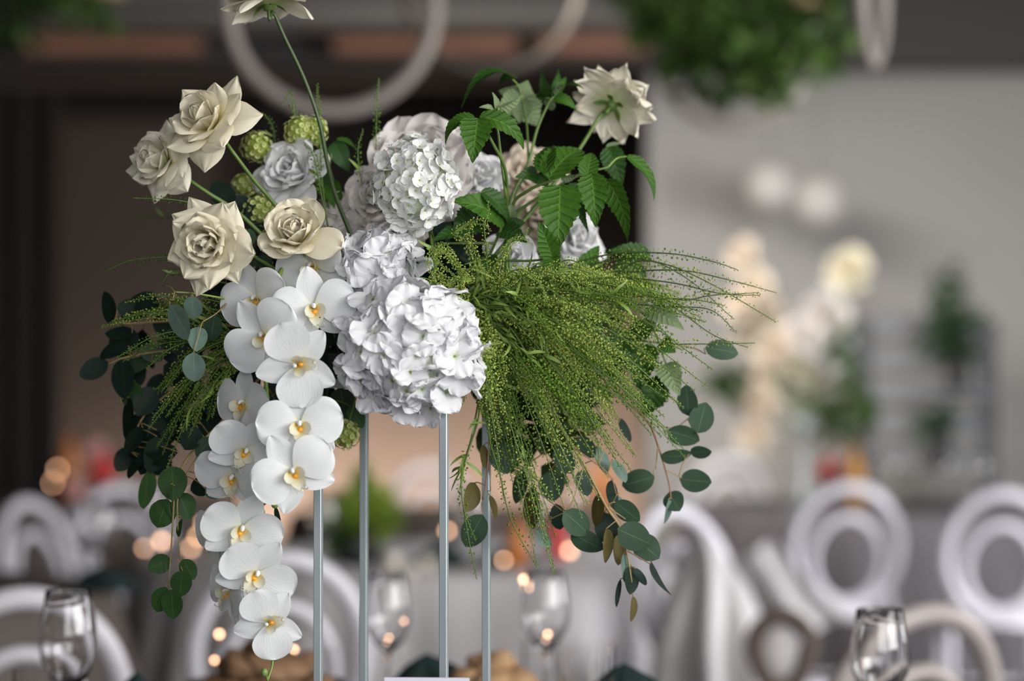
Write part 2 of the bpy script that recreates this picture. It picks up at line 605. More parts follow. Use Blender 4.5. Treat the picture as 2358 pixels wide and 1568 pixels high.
def rose(label, c, f, r, roll=0.0, m=None, seed=1, n=(9, 9, 11), cup=0.0, group=None, name='rose', cat='rose', ruffle=0.0, wide=1.0, pointed=True, stem=None, stemmat=None, open_=1.0, calyx=True):
    """c centre of the bloom, f facing, r visible radius in metres"""
    rnd = random.Random(seed)
    m = m or M_CREAM
    s = r / 0.055
    root = thing(name, label, cat, c, group, frame(f, roll))
    ni, nm, no = n
    k = 0
    base = -0.020
    for i in range(ni):                    # tight, folded heart
        t = i / max(1, ni - 1)
        a = k * 2.4 + rnd.uniform(-.3, .3)
        k += 1
        V, F, U = petal(rnd.uniform(.90, 1.08) * (0.036 + .004 * t), 0.026 + .016 * t, 4 + 16 * t + rnd.uniform(-6, 6), -14 + 24 * t * open_ + rnd.uniform(-14, 14), 1.2, .0015 + .008 * t, base, prof_round,
                        k=70 - 35 * t, curl=-0.05 + .35 * t, ruf=.0016 + ruffle * .7, rnd=rnd)
        obj('petal', mesh('petal', rotz(V, a) * s, F, U), m, root)
    for i in range(nm):
        t = i / max(1, nm - 1)
        a = k * 2.4 + rnd.uniform(-.3, .3)
        k += 1
        V, F, U = petal((0.040 + .007 * t) * rnd.uniform(.9, 1.12), 0.040 + .008 * t, 24 + 24 * t * open_ - cup * 8, 22 + 48 * t * open_ - cup * 30 + rnd.uniform(-16, 16), 1.2, .006 + .003 * t, base - .002, prof_round if t < .4 or not pointed else prof_point,
                        k=26 - 10 * t, curl=(.35 + .25 * t) * (1 - cup * .5), ruf=.0022 + ruffle, rnd=rnd)
        obj('petal', mesh('petal', rotz(V, a) * s, F, U), m, root)
    for i in range(no):                    # reflexed outer petals with rolled sides
        t = i / max(1, no - 1)
        a = k * 2.4 + rnd.uniform(-.4, .4)
        k += 1
        V, F, U = petal((0.052 + .006 * t) * rnd.uniform(.88, 1.15), wide * (0.046 + .012 * rnd.random()), 48 + 34 * t - cup * 22, 76 + 56 * t * open_ - cup * 56 + rnd.uniform(-16, 16), 1.5, .006, base - .005, prof_point if pointed else prof_round,
                        k=8, curl=(.75 if pointed else .25) * (1 - cup * .6), ruf=.0022 + ruffle, rnd=rnd, nv=10)
        obj('petal', mesh('petal', rotz(V, a) * s, F, U), m, root)
    if calyx:
        V, F = lathe([(.001, base - .012), (.006, base - .011), (.0085, base - .005), (.006, base + .002), (.002, base + .004)], 10)
        parts = [(V * s, F)]
        for i in range(5):
            V, F, U = petal(.024, .008, 95, 150, 1, .004, base - .004, prof_point, k=20, nu=2, nv=5)
            parts.append((rotz(V, i * 2 * PI / 5) * s, F))
        P = join(parts)
        obj('calyx', mesh('calyx', P[0], P[1]), M_STEM, root)
    if stem:
        b = root_matrix(root) @ Vector((0, 0, (base - .010) * s))
        b2 = root_matrix(root) @ Vector((0, 0, (base - .024) * s))
        stem_on(root, [b, b2] + [Vector(q) for q in stem], [.0026 * min(s, 1.2), .0022, .0026, .003], stemmat or M_STEM)
    return root


def floret_meshes(L, W, nvar, th=(70, 85), k=6, ruf=.0012, fringe=.05, prof=prof_round, seed=0, curl=0.1, nu=6, nv=7):
    out = []
    for i in range(nvar):
        rnd = random.Random(seed + i)
        V, F, U = petal(L * rnd.uniform(.85, 1.1), W * rnd.uniform(.85, 1.1), th[0] + rnd.uniform(-8, 8), th[1] + rnd.uniform(-18, 18), 1, .0008, 0, prof, k=k * rnd.uniform(-1, 1.5),
                        curl=curl, ruf=ruf, fringe=fringe, rnd=rnd, nu=nu, nv=nv)
        out.append(mesh('petal', V, F, U))
    return out


def flower_head(label, c, rad, f, pm_, m, n, npet=4, seed=0, name='hydrangea', cat='flower', group=None, hemi=-0.3, jit=.25, eye=.0016, eyemat=None, core=0.72, stem=None, squash=(1, 1, 1), tilt=.35, sub=True):
    """globe of florets: each floret a part, its petals sub-parts"""
    rnd = random.Random(seed)
    root = thing(name, label, cat, c, group, frame(f))
    V, F = sphere((0, 0, 0), np.array(squash) * rad * core, 14, 9)
    obj('flower_core', mesh('flower_core', V, F), m, root)
    em = mesh('eye', *sphere((0, 0, .001), eye, 6, 4))
    em.materials.append(eyemat or m)
    i = 0
    placed = 0
    tot = int(n * 2 / (1 - hemi))
    for i in range(tot):
        z = 1 - 2 * (i + .5) / tot
        if z < hemi:
            continue
        a = i * 2.39996 + rnd.uniform(-.15, .15)
        q = math.sqrt(1 - z * z)
        d = Vector((q * math.cos(a), q * math.sin(a), z))
        nrm = (d + Vector((rnd.gauss(0, tilt), rnd.gauss(0, tilt), rnd.gauss(0, tilt)))).normalized()
        pos = Vector([d[j] * squash[j] * rad * rnd.uniform(1 - jit, 1.0) for j in range(3)])
        M = Matrix.Translation(pos) @ frame(nrm, rnd.uniform(0, 6.28), up=Vector((0.3, .5, .8)).normalized())
        fl = obj('floret', em, None, root, M)
        for p in range(npet):
            pmesh = pm_[rnd.randrange(len(pm_))]
            obj('petal', pmesh, m, fl, Matrix.Rotation(p * 2 * PI / npet + rnd.uniform(-.15, .15), 4, 'Z') @ Matrix.Scale(rnd.uniform(.88, 1.1), 4))
        placed += 1
    if stem:
        stem_on(root, stem, [.003, .004], M_STEM)
    return root


def leaf_vf(base, tip, width, nhint, arch=0.1, fold=0.25, serr=0.0, nserr=10, prof=None, nu=6, nv=14, twist=0.0, ruf=0.0, seed=0, side=0.0, peti=None):
    """leaf blade from base to tip (world), nhint = direction its upper face looks; arch lifts the middle"""
    b = np.array(base, dtype=float)
    t = np.array(tip, dtype=float)
    L = np.linalg.norm(t - b)
    n = np.array(nhint, dtype=float)
    ax = (t - b) / L
    n = n - ax * n.dot(ax)
    if np.linalg.norm(n) < 1e-4:
        n = np.cross(ax, [1, .3, .2])
    n /= np.linalg.norm(n)
    sd = np.cross(ax, n)
    v = np.linspace(0, 1, nv + 1)
    mid = b[None] + (t - b)[None] * v[:, None] + n[None] * (arch * L * 4 * v * (1 - v))[:, None] + sd[None] * (side * L * 4 * v * (1 - v))[:, None]
    T = np.gradient(mid, axis=0)
    T /= np.linalg.norm(T, axis=1)[:, None]
    nn = n[None] - T * (T @ n)[:, None]
    nn /= np.linalg.norm(nn, axis=1)[:, None]
    S = np.cross(T, nn)
    if twist:
        a = twist * (v - .3)
        nn, S = nn * np.cos(a)[:, None] + S * np.sin(a)[:, None], S * np.cos(a)[:, None] - nn * np.sin(a)[:, None]
    if prof is None:
        pr = np.sin(PI * v ** 0.72) ** 0.8 * (1 - .25 * v)
        pr = pr / pr.max()
    else:
        pr = prof(v)
    w_ = pr * width / 2
    if serr:
        w_ = w_ * (1 + serr * (((v * nserr) % 1.0) - .5) * 1.6) + 0.0
    u = np.linspace(-1, 1, nu + 1)
    rs = np.random.RandomState(seed)
    ph = rs.uniform(0, 6.3, 2)
    off = (fold * np.abs(u)[None, :] * w_[:, None]
           + ruf * width * np.sin(4.5 * PI * v[:, None] + ph[0] + 1.2 * u[None, :]) * np.abs(u)[None, :] ** 1.5
           + (0.014 * width * np.sin((v[:, None] - .3 * np.abs(u)[None, :]) * 2 * PI * 6) * np.sin(PI * np.abs(u)[None, :]) if serr else 0))
    back = -0.12 * L * (np.abs(u)[None, :] ** 1.5) * np.sin(PI * v[:, None]) * (1 if serr else 0)
    V = mid[:, None] + S[:, None] * (u[None, :] * w_[:, None])[..., None] + nn[:, None] * off[..., None] - T[:, None] * back[..., None] * -.6
    UV = np.stack([(u[None, :] + 1) / 2 + 0 * v[:, None], v[:, None] + 0 * u[None, :]], -1)
    return V.reshape(-1, 3), grid_faces(nv + 1, nu + 1), UV.reshape(-1, 2)


PR_EUC = lambda v: np.clip(np.sin(PI * np.clip(v, 0, 1) ** 0.88), 0, 1) ** 0.62 * .97 + .03


class Branch:
    """one cut branch: twigs and leaves are parts, origin at its lower end"""

    def __init__(s, name, label, cat, base, group=None):
        s.root = thing(name, label, cat, base, group)
        s.o = np.array(base, dtype=float)

    def twig(s, pts, rad=(.0018, .0009), m=None, name='twig', n=6):
        V, F = tube(catmull(pts, 6), rad, n)
        return obj(name, mesh(name, V - s.o, F), m or M_TWIG, s.root)

    def leaf(s, base, tip, width, nh, m, label=None, **k):
        V, F, U = leaf_vf(base, tip, width, nh, **k)
        o = obj('leaf', mesh('leaf', V - s.o, F, U), m, s.root)
        if label:
            o['label'] = label
        return o

    def euc(s, cx, cy, ln, wd, ang, d, m, rnd, stem_to=None, tilt=None):
        """round eucalyptus leaf seen at pixel (cx, cy): length and visible width in pixels, angle of its axis (0 right, 90 up)"""
        a = R(ang)
        dx, dy = math.cos(a) * ln / 2, -math.sin(a) * ln / 2
        dd = rnd.uniform(-.012, .012)
        b = at(cx - dx, cy - dy, d - dd)
        t = at(cx + dx, cy + dy, d + dd)
        real = max(wd, .68 * ln)
        tl = math.acos(min(1, wd / real)) * (1 if rnd.random() < .5 else -1)
        ax = (t - b).normalized()
        n0 = Vector((0, -1, 0))
        n0 = (n0 - ax * n0.dot(ax)).normalized()
        nh = Matrix.Rotation(tl + rnd.uniform(-.15, .15), 3, ax) @ n0
        if stem_to is not None:
            V, F = tube(catmull([stem_to, (Vector(stem_to) + b) / 2 + Vector((rnd.uniform(-.003, .003), 0, .002)), b], 3), .0007, 4)
            obj('leaf_stalk', mesh('leaf_stalk', V - s.o, F), M_TWIG, s.root)
        return s.leaf(b, t, pm(real, d), nh, m, arch=rnd.uniform(-.05, .08), fold=rnd.uniform(-.05, .15), prof=PR_EUC, nv=10, nu=4)


# ------------------------------------------------------------------ orchids
ORCH_MESH = {}


def orchid_meshes():
    for i in range(5):
        rnd = random.Random(40 + i)
        V, F, U = petal(.0495, .056, 74 + rnd.uniform(-4, 4), 96 + rnd.uniform(-10, 10), 1.2, .0025, 0, prof_claw, k=4 + rnd.uniform(-1, 3), curl=.02, ruf=.0012, rufn=1.3, rnd=rnd, nu=14, nv=16)
        ORCH_MESH['petal%d' % i] = mesh('petal', V, F, U)
        V, F, U = petal(.048, .034, 80 + rnd.uniform(-4, 4), 96 + rnd.uniform(-8, 8), 1.2, .002, -.0035, prof_ellip, k=8, curl=.02, ruf=.001, rufn=1.2, rnd=rnd, nu=10, nv=12)
        ORCH_MESH['sepal%d' % i] = mesh('sepal', V, F, U)
    # lip: two side lobes curling up, a middle lobe with a yellow callus
    parts = []
    for sg in (-1, 1):
        V, F, U = petal(.015, .013, 20, 55, 1, .002, .001, prof_round, k=90, rnd=random.Random(3), nu=6, nv=6)
        parts.append((rotz(V, -PI / 2 + sg * 1.15), F, U))
    V, F, U = petal(.021, .015, 38, 95, 1.2, .002, 0, prof_point, k=50, curl=-.3, rnd=random.Random(5), nu=6, nv=8)
    parts.append((rotz(V, -PI / 2), F, U))
    for sg in (-1, 1):                      # two tendrils at the tip of the middle lobe
        p = [(0, -.016, .009), (sg * .003, -.019, .010), (sg * .006, -.018, .013), (sg * .005, -.015, .014)]
        V, F = tube(catmull(p, 4), .0005, 4)
        parts.append((V, F, np.tile([.5, .9], (len(V), 1))))
    P = join(parts)
    ORCH_MESH['lip'] = mesh('lip', P[0] * 1.22, P[1], P[2])
    V, F = sphere((0, -.0050, .0065), (.0036, .0032, .0026), 8, 6)
    ORCH_MESH['throat'] = mesh('throat', V, F)
    V, F = tube([(0, .001, .000), (0, .0035, .004), (0, .003, .008), (0, .0005, .0105)], [.0024, .0027, .0029, .0016], 8)
    ORCH_MESH['column'] = mesh('column', V, F)


def orchid(label, px, py, d, f, roll, size=1.0, seed=0, drop=(), stem=None):
    rnd = random.Random(seed)
    root = thing('orchid_flower', label, 'orchid', at(px, py, d), 'white orchids on the hanging spray', frame(f, R(roll)) @ Matrix.Scale(size, 4))
    root.matrix_world = Matrix.Translation(at(px, py, d)) @ frame(f, R(roll)) @ Matrix.Scale(size, 4)
    for key, a in (('sepal', 90), ('sepal', 228), ('sepal', 312), ('petal', 8), ('petal', 172)):
        i = rnd.randrange(5)
        tl = Matrix.Rotation(R(a + rnd.uniform(-5, 5)), 4, 'Z') @ Matrix.Rotation(R(rnd.uniform(-7, 7)), 4, 'Y')
        obj(key, ORCH_MESH['%s%d' % (key, i)], M_ORCH, root, tl)
    obj('lip', ORCH_MESH['lip'], M_LIP, root)
    obj('throat', ORCH_MESH['throat'], M_EYE, root)
    obj('column', ORCH_MESH['column'], M_COLUMN, root)
    if 'speck' in label:
        V, F = sphere((.004, -.012, .012), .0010, 6, 4)
        obj('speck', mesh('speck', V, F), mat('black speck', (.01, .01, .01)), root)
    V, F = tube([(0, 0, 0), (0, .001, -.008), (0, .004, -.020)], .0016, 6)
    obj('stalk', mesh('stalk', V, F), M_STEML, root)
    return root


# ------------------------------------------------------------------ pennycress
def pod_template():
    # flat round pod on a thin pedicel, along +x, unit = 1 mm
    V = [(0, .30, 0), (0, -.17, .26), (0, -.17, -.26), (5.0, 0, 0)]
    F = [(0, 1, 3), (1, 2, 3), (2, 0, 3)]
    k = len(V)
    V += [(4.8, 0, 0), (6.0, 1.95, .2), (8.0, 2.0, .1), (9.0, .4, 0), (9.0, -.4, 0), (8.0, -2.0, -.1), (6.0, -1.95, -.2), (6.9, 0, .7), (6.9, 0, -.7)]
    r = [k, k + 1, k + 2, k + 3, k + 4, k + 5, k + 6]
    for i in range(7):
        F.append((r[i], r[(i + 1) % 7], k + 7))
        F.append((r[(i + 1) % 7], r[i], k + 8))
    return np.array(V) * .001, np.array(F)


POD_V, POD_F = pod_template()


def pods_on(P, rnd, n, t0=.45, scale=1.0, spread=1.0, ang=(45, 85)):
    """arrays for n pods set spirally along polyline P (numpy), from fraction t0 to the tip"""
    P = np.asarray(P, dtype=float)
    seg = np.linalg.norm(np.diff(P, axis=0), axis=1)
    s = np.concatenate([[0], np.cumsum(seg)])
    rs = np.random.RandomState(rnd.randint(0, 1 << 30))
    tt = t0 + (1 - t0) * (np.arange(n) + rs.uniform(-.4, .4, n)) / n
    tt = np.clip(tt, 0, 1)
    pos = np.stack([np.interp(tt * s[-1], s, P[:, i]) for i in range(3)], 1)
    T = np.gradient(P, axis=0)
    tg = np.stack([np.interp(tt * s[-1], s, T[:, i]) for i in range(3)], 1)
    tg /= np.linalg.norm(tg, axis=1)[:, None]
    ref = np.array([.21, .37, .9])
    n1 = np.cross(tg, ref)
    n1 /= np.linalg.norm(n1, axis=1)[:, None]
    n2 = np.cross(tg, n1)
    a = np.arange(n) * 2.4 + rs.uniform(-.4, .4, n)
    rad = n1 * np.cos(a)[:, None] + n2 * np.sin(a)[:, None]
    fall = np.clip((1 - tt) / (1 - t0 + 1e-6) * 3, .25, 1)
    el = R(1) * rs.uniform(ang[0], ang[1], n) * (.35 + .65 * fall)
    X = rad * np.sin(el)[:, None] + tg * np.cos(el)[:, None]
    Y = np.cross(X, rs.normal(size=(n, 3)))
    Y /= np.linalg.norm(Y, axis=1)[:, None]
    Z = np.cross(X, Y)
    sc = scale * rs.uniform(.75, 1.15, n) * (.45 + .55 * fall)
    B = np.stack([X, Y, Z], -1) * sc[:, None, None]
    tv = POD_V * np.array([spread, 1, 1])
    V = np.einsum('nij,kj->nki', B, tv) + pos[:, None]
    F = POD_F[None] + (np.arange(n) * len(POD_V))[:, None, None]
    return V.reshape(-1, 3), F.reshape(-1, 3)


def pennycress(label, group, pts, rnd, n=90, t0=.45, scale=1.0, m=None, sm=None, rad=(.0012, .0006), leaves=2, spread=1.0, side=0, ang=(45, 85)):
    o = np.array(pts[0], dtype=float)
    root = thing('pennycress_stem', label, 'greenery', pts[0], group)
    P = catmull(pts, 5)
    V, F = tube(P, rad, 4, caps=False)
    Ls = [(V, F)]
    podV, podF = [], []
    k = 0
    v_, f_ = pods_on(P, rnd, n, t0, scale, spread, ang)
    podV.append(v_)
    podF.append(f_)
    k += len(v_)
    for i in range(side):                   # short side racemes
        j = int(len(P) * rnd.uniform(.35, .75))
        tg = Vector(P[min(j + 1, len(P) - 1)] - P[j - 1]).normalized()
        dv = (tg + Vector((rnd.gauss(0, .4), rnd.gauss(0, .4), rnd.gauss(0, .4)))).normalized()
        ln = rnd.uniform(.03, .07)
        b = Vector(P[j])
        Q = catmull([b, b + dv * ln * .5 + Vector((0, 0, .004)), b + dv * ln], 4)
        Ls.append(tube(Q, (.0007, .0004), 3, caps=False))
        v_, f_ = pods_on(Q, rnd, int(n * .3), .2, scale * .9, spread, ang)
        podV.append(v_)
        podF.append(f_ + k)
        k += len(v_)
    S = join(Ls)
    obj('stem', mesh('stem', S[0] - o, S[1]), sm or M_STEM, root)
    pd = obj('seed_pods', mesh('seed_pods', np.vstack(podV) - o, np.vstack(podF), smooth=False), m or M_POD, root)
    pd['kind'] = 'stuff'
    for i in range(leaves):
        j = int(len(P) * rnd.uniform(.15, .6))
        tg = Vector(P[min(j + 1, len(P) - 1)] - P[j - 1]).normalized()
        dv = (tg * .8 + Vector((rnd.gauss(0, .5), rnd.gauss(0, .5), rnd.gauss(0, .5)))).normalized()
        b = Vector(P[j])
        V, F, U = leaf_vf(b, b + dv * rnd.uniform(.018, .035), rnd.uniform(.003, .005), (rnd.gauss(0, 1), -1, .3), arch=rnd.uniform(-.2, .25), nu=2, nv=6, prof=prof_ellip)
        obj('leaf', mesh('leaf', V - o, F, U), M_STEML if m is not M_PODSHADE else M_STEM, root)
    return root


def viburnum(label, c, r, seed, stem=None, m=None):
    rnd = random.Random(seed)
    root = thing('viburnum_ball', label, 'flower', c, 'lime viburnum balls')
    V, F = sphere((0, 0, 0), r * .82, 14, 10)
    obj('flower_core', mesh('flower_core', V, F), m or M_VIB, root)
    pets = []
    for i in range(3):
        q = []
        for p in range(5):
            V, F, U = petal(.0037, .0039, 50, 80, 1, .0004, 0, prof_round, nu=2, nv=3, rnd=rnd)
            q.append((rotz(V, p * 2 * PI / 5), F, U))
        pets.append(join(q))
    parts = []
    N = int(12 + 1.15 * (r / .0030) ** 2)
    for i in range(N):
        z = 1 - 2 * (i + .5) / N
        a = i * 2.39996
        q = math.sqrt(1 - z * z)
        d = Vector((q * math.cos(a), q * math.sin(a), z))
        M = np.array(Matrix.Translation(d * r * rnd.uniform(.82, 1)) @ frame((d + Vector((rnd.gauss(0, .25), rnd.gauss(0, .25), rnd.gauss(0, .25)))).normalized(), rnd.uniform(0, 6)))
        P = pets[i % 3]
        parts.append((P[0] @ M[:3, :3].T + M[:3, 3], P[1], P[2]))
    P = join(parts)
    o = obj('florets', mesh('florets', *P), m or M_VIB, root)
    o['kind'] = 'stuff'
    if stem:
        stem_on(root, stem, [.0015, .002], M_STEM)
    return root


# ================================================================== THE HALL
def setting(name, VF, m, label=None):
    o = mk(name, VF, m, smooth=False)
    o['kind'] = 'structure'
    return o


ZC = 3.42
M_FLOOR = mat('dark floor', (0.022, 0.018, 0.018), 0.6, noise=0.4, nscale=1.5)
M_CEIL = mat('dark ceiling', (0.07, 0.062, 0.058), 0.8, noise=0.2, nscale=2)
M_CONC = mat('grey plaster', (0.35, 0.337, 0.318), 0.85, noise=0.08, nscale=0.8)
M_DARKW = mat('dark brown wall', (0.030, 0.023, 0.019), 0.8, noise=0.12, nscale=1.2)
M_TAUPEW = mat('taupe wall panel', (0.085, 0.063, 0.049), 0.85, noise=0.1, nscale=1.0)
M_SANDW = mat('sand wall', (0.36, 0.27, 0.21), 0.85, noise=0.1, nscale=1.0)
M_BEAM = mat('taupe beam', (0.13, 0.105, 0.085), 0.7, noise=0.15, nscale=3)
M_COPPER = mat('terracotta panel', (0.40, 0.19, 0.12), 0.6, noise=0.15, nscale=4)
M_DUCT = mat('grey duct', (0.14, 0.13, 0.12), 0.5, noise=0.1, nscale=3)
M_CURT = mat('dark curtain', (0.022, 0.017, 0.014), 0.9, noise=0.2, nscale=8)

setting('floor', box(-7, 7, -4, 16.2, -.05, 0), M_FLOOR)
setting('ceiling', box(-7, 7, -4, 16.2, ZC, ZC + .1), M_CEIL)
# far wall: dark brown stretch at the left, pale grey plaster at the right, standing 40 cm forward
setting('wall_back', box(-7, 7, 16.0, 16.2, 0, ZC), M_DARKW)
xr = at(1492, 600, 13.0).x
setting('wall_back_right', box(xr, 7, 13.0, 13.2, 0, ZC), M_CONC)
setting('wall_left', box(-6.2, -6.0, -4, 16, 0, ZC), M_DARKW)
setting('wall_right', box(6.0, 6.2, -4, 13, 0, ZC), M_CONC)
# low sand-coloured stretch of wall lit from below
xa, xb = at(120, 900, 15.9).x, at(1480, 900, 15.9).x
setting('trim_1', box(at(560, 900, 15.9).x, xb, 15.86, 15.99, 0, 2.2), M_SANDW)
setting('trim_4', box(xa, at(556, 900, 15.9).x, 15.88, 15.99, 0, 3.05), M_TAUPEW)
setting('baseboard_back', box(xa, xb, 15.82, 15.858, 0, .12), M_BEAM)
# beams and ducts under the ceiling
z0, z1 = at(0, 196, 15.0).z, at(0, 138, 15.0).z
setting('trim_2', box(-6, xr + .5, 14.9, 15.1, z0, z1), M_BEAM)
setting('trim_3', box(-6, 6, 12.6, 12.85, at(0, 150, 12.6).z, ZC - .002), mat('black beam', (.045, .042, .040), .7))
z0, z1 = at(0, 126, 12.5).z, at(0, 86, 12.5).z
for i, (pa, pb) in enumerate(((38, 462), (768, 1190), (1238, 1490))):
    a, b = at(pa, 100, 12.5), at(pb, 100, 12.5)
    o = mk('copper_panel', box(a.x, b.x, 12.40, 12.595, z0, z1, .01), M_COPPER, smooth=False)
    tag(o, ['terracotta strip under the ceiling at the upper left', 'terracotta strip under the ceiling above the snowball flower', 'short terracotta strip ending at the hanging greenery'][i], 'panel', 'terracotta ceiling strips')
for i, (py, r_, m_) in enumerate(((30, .055, M_DUCT), (62, .03, M_BEAM), (-20, .07, M_DUCT))):
    V, F = tube([at(-2600 if i else -900, py, 11.6 + .25 * i), at(1700, py, 11.6 + .25 * i)], r_, 14)
    t = mk('ceiling_duct', (V, F), m_)
    tag(t, ['grey round duct running below the ceiling', 'thin taupe pipe under the grey duct', 'topmost grey duct at the upper frame edge'][i], 'duct', 'ceiling ducts')
    t = None
# dark curtain down the left side, hung in folds
rnd = random.Random(2)


def curtain(label, x0, x1, y, z0, z1, m, nf, amp):
    n = nf * 8
    xs = np.linspace(x0, x1, n + 1)
    zs = np.linspace(z0, z1, 8)
    V = [(x, y + amp * math.sin(2 * PI * nf * (x - x0) / (x1 - x0) + .3 * math.sin(z)), z) for z in zs for x in xs]
    V += [(x, yy + .006, z) for (x, yy, z) in V]
    F = grid_faces(8, n + 1).tolist()
    k = 8 * (n + 1)
    F = F + [tuple(i + k for i in f[::-1]) for f in F]
    o = mk('curtain', (np.array(V), [tuple(f) for f in F]), m)
    return tag(o, label, 'curtain')


curtain('dark brown full-height curtain at the left edge', at(-500, 600, 13.6).x, at(135, 600, 13.6).x, 13.6, 0.02, at(0, 210, 13.6).z, M_CURT, 9, .06)
curtain('dark curtain closing the gap beside the grey wall', at(560, 600, 15.6).x, at(1500, 600, 15.6).x, 15.55, 2.05, at(0, 205, 15.6).z + .2, M_CURT, 14, .05)

# ------------------------------------------------------------------ round white hoops hanging from the ceiling
M_HOOP = mat('white hoop', (0.34, 0.30, 0.27), 0.5)
M_WIRE = mat('thin wire', (0.2, 0.2, 0.2), 0.4, 0.8)


def hoop(label, px, py, d, rx, ry, tubepx, m=None):
    c = at(px, py, d)
    r = pm(max(rx, ry), d)
    ang = math.acos(min(1, rx / max(rx, ry)))
    root = thing('hanging_hoop', label, 'hoop', c, 'white hoops hanging from the ceiling', Matrix.Rotation(ang, 4, 'Z'))
    t = np.linspace(0, 2 * PI, 48, endpoint=False)
    mk('ring', tube(np.stack([r * np.cos(t), 0 * t, r * np.sin(t)], 1), pm(tubepx / 2, d), 10, closed=True), m or M_HOOP, root)
    for sg in (-.5, .5):
        mk('wire', tube([(sg * r, 0, r * .86), (sg * r * .8, 0, ZC - c.z)], .0015, 4), M_WIRE, root)
    return root


hoop('big white hoop hanging behind the single tall rose', 765, 18, 7.6, 238, 238, 34)
hoop('white hoop hanging under the cloud of greenery', 1690, 108, 8.4, 178, 178, 34)
hoop('white hoop seen nearly edge-on at upper right', 2008, -40, 7.0, 52, 182, 32)
hoop('faint white hoop hanging farther off in the middle', 1130, -40, 9.2, 205, 205, 20, M_BEAM)

M_GREENB = leaf_mat('hanging foliage', (0.070, 0.150, 0.030), (0.12, 0.20, 0.05), (0.1, 0.2, 0.04), transl=0.35)


def leaf_cloud(name, label, c, rad, n, size, m, seed, parent=None, cat='greenery', group=None, inner=.35):
    rs = np.random.RandomState(seed)
    V0, F0, U0 = leaf_vf((0, 0, 0), (1, 0, 0), .62, (0, 0, 1), arch=.08, fold=.15, nu=2, nv=4, prof=PR_EUC)
    d = rs.normal(size=(n, 3))
    d /= np.linalg.norm(d, axis=1)[:, None]
    p = d * (inner + (1 - inner) * rs.uniform(0, 1, n)[:, None] ** .5) * np.array(rad)
    A = rs.normal(size=(n, 3)) + d * .6
    A /= np.linalg.norm(A, axis=1)[:, None]
    B = np.cross(A, rs.normal(size=(n, 3)))
    B /= np.linalg.norm(B, axis=1)[:, None]
    Cc = np.cross(A, B)
    sc = size * rs.uniform(.6, 1.3, n)
    M = np.stack([A, B, Cc], -1) * sc[:, None, None]
    V = (np.einsum('nij,kj->nki', M, V0) + p[:, None]).reshape(-1, 3)
    F = (F0[None] + (np.arange(n) * len(V0))[:, None, None]).reshape(-1, 4)
    if parent is None:
        o = obj(name, mesh(name, V, F, np.tile(U0, (n, 1))), m)
        o.location = c
        tag(o, label, cat, group, 'stuff')
    else:
        o = obj(name, mesh(name, V + np.array(c), F, np.tile(U0, (n, 1))), m, parent)
        o['kind'] = 'stuff'
    return o


def hanging_greens(label, px, py, d, blobs, seed):
    c = at(px, py, d)
    root = thing('hanging_greenery', label, 'greenery', c)
    for i, (bx, by, rx, ry, n, mm) in enumerate(blobs):
        q = at(bx, by, d) - c
        leaf_cloud('foliage', None, q, (pm(rx, d), pm(rx, d) * .8, pm(ry, d)), n, .075, mm, seed + i, root)
    for sg in (-.3, .3):
        mk('wire', tube([(sg, 0, .05), (sg * .7, 0, ZC - c.z)], .0015, 4), M_WIRE, root)
    mk('branch', tube([(-.33, 0, .02), (-.1, .03, .06), (.15, -.03, .05), (.33, 0, .02)], .02, 6), M_TWIG, root)
    return root


M_GREENL = leaf_mat('bright hanging foliage', (0.13, 0.26, 0.045), (0.2, 0.3, 0.08), (0.2, 0.3, 0.06), transl=0.4)
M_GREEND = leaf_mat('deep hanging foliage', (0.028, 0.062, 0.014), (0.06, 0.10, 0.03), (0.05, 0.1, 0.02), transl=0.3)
hanging_greens('big cloud of green foliage hanging at the top right', 1690, 30, 8.0,
               [(1600, -20, 190, 130, 260, M_GREENB), (1790, -30, 180, 110, 240, M_GREEND), (1700, 70, 200, 110, 200, M_GREENB), (1570, 100, 90, 80, 60, M_GREENB), (1690, 190, 100, 50, 60, M_GREEND), (1800, 150, 90, 50, 40, M_GREENL), (1600, 40, 120, 80, 40, M_GREENL), (1730, 225, 60, 26, 20, M_GREENL), (1900, 90, 60, 90, 40, M_GREENB)], 10)
hanging_greens('dark green foliage hanging in the top left corner', 60, 0, 8.0,
               [(20, -20, 110, 110, 170, M_GREEND), (120, -30, 90, 60, 60, M_GREEND), (185, 25, 28, 45, 14, M_GREENL), (250, 40, 26, 35, 12, M_GREENB)], 30)

# two pale globes hung before the grey wall
M_GLOBE = mat('white paper globe', (0.52, 0.495, 0.47), 0.6)
for i, (px, py, r_) in enumerate(((1775, 432, 62), (1888, 466, 64))):
    c = at(px, py, 12.4)
    root = thing('paper_globe', ['left one of the two pale globes before the grey wall', 'right one of the two pale globes before the grey wall'][i], 'globe', c, 'pale globes before the grey wall')
    mk('shade', sphere((0, 0, 0), pm(r_, 12.4) * 1.0, 20, 14), M_GLOBE, root)
    mk('cord', tube([(0, 0, pm(r_, 12.4) * .9), (0, 0, ZC - c.z)], .002, 4), M_WIRE, root)

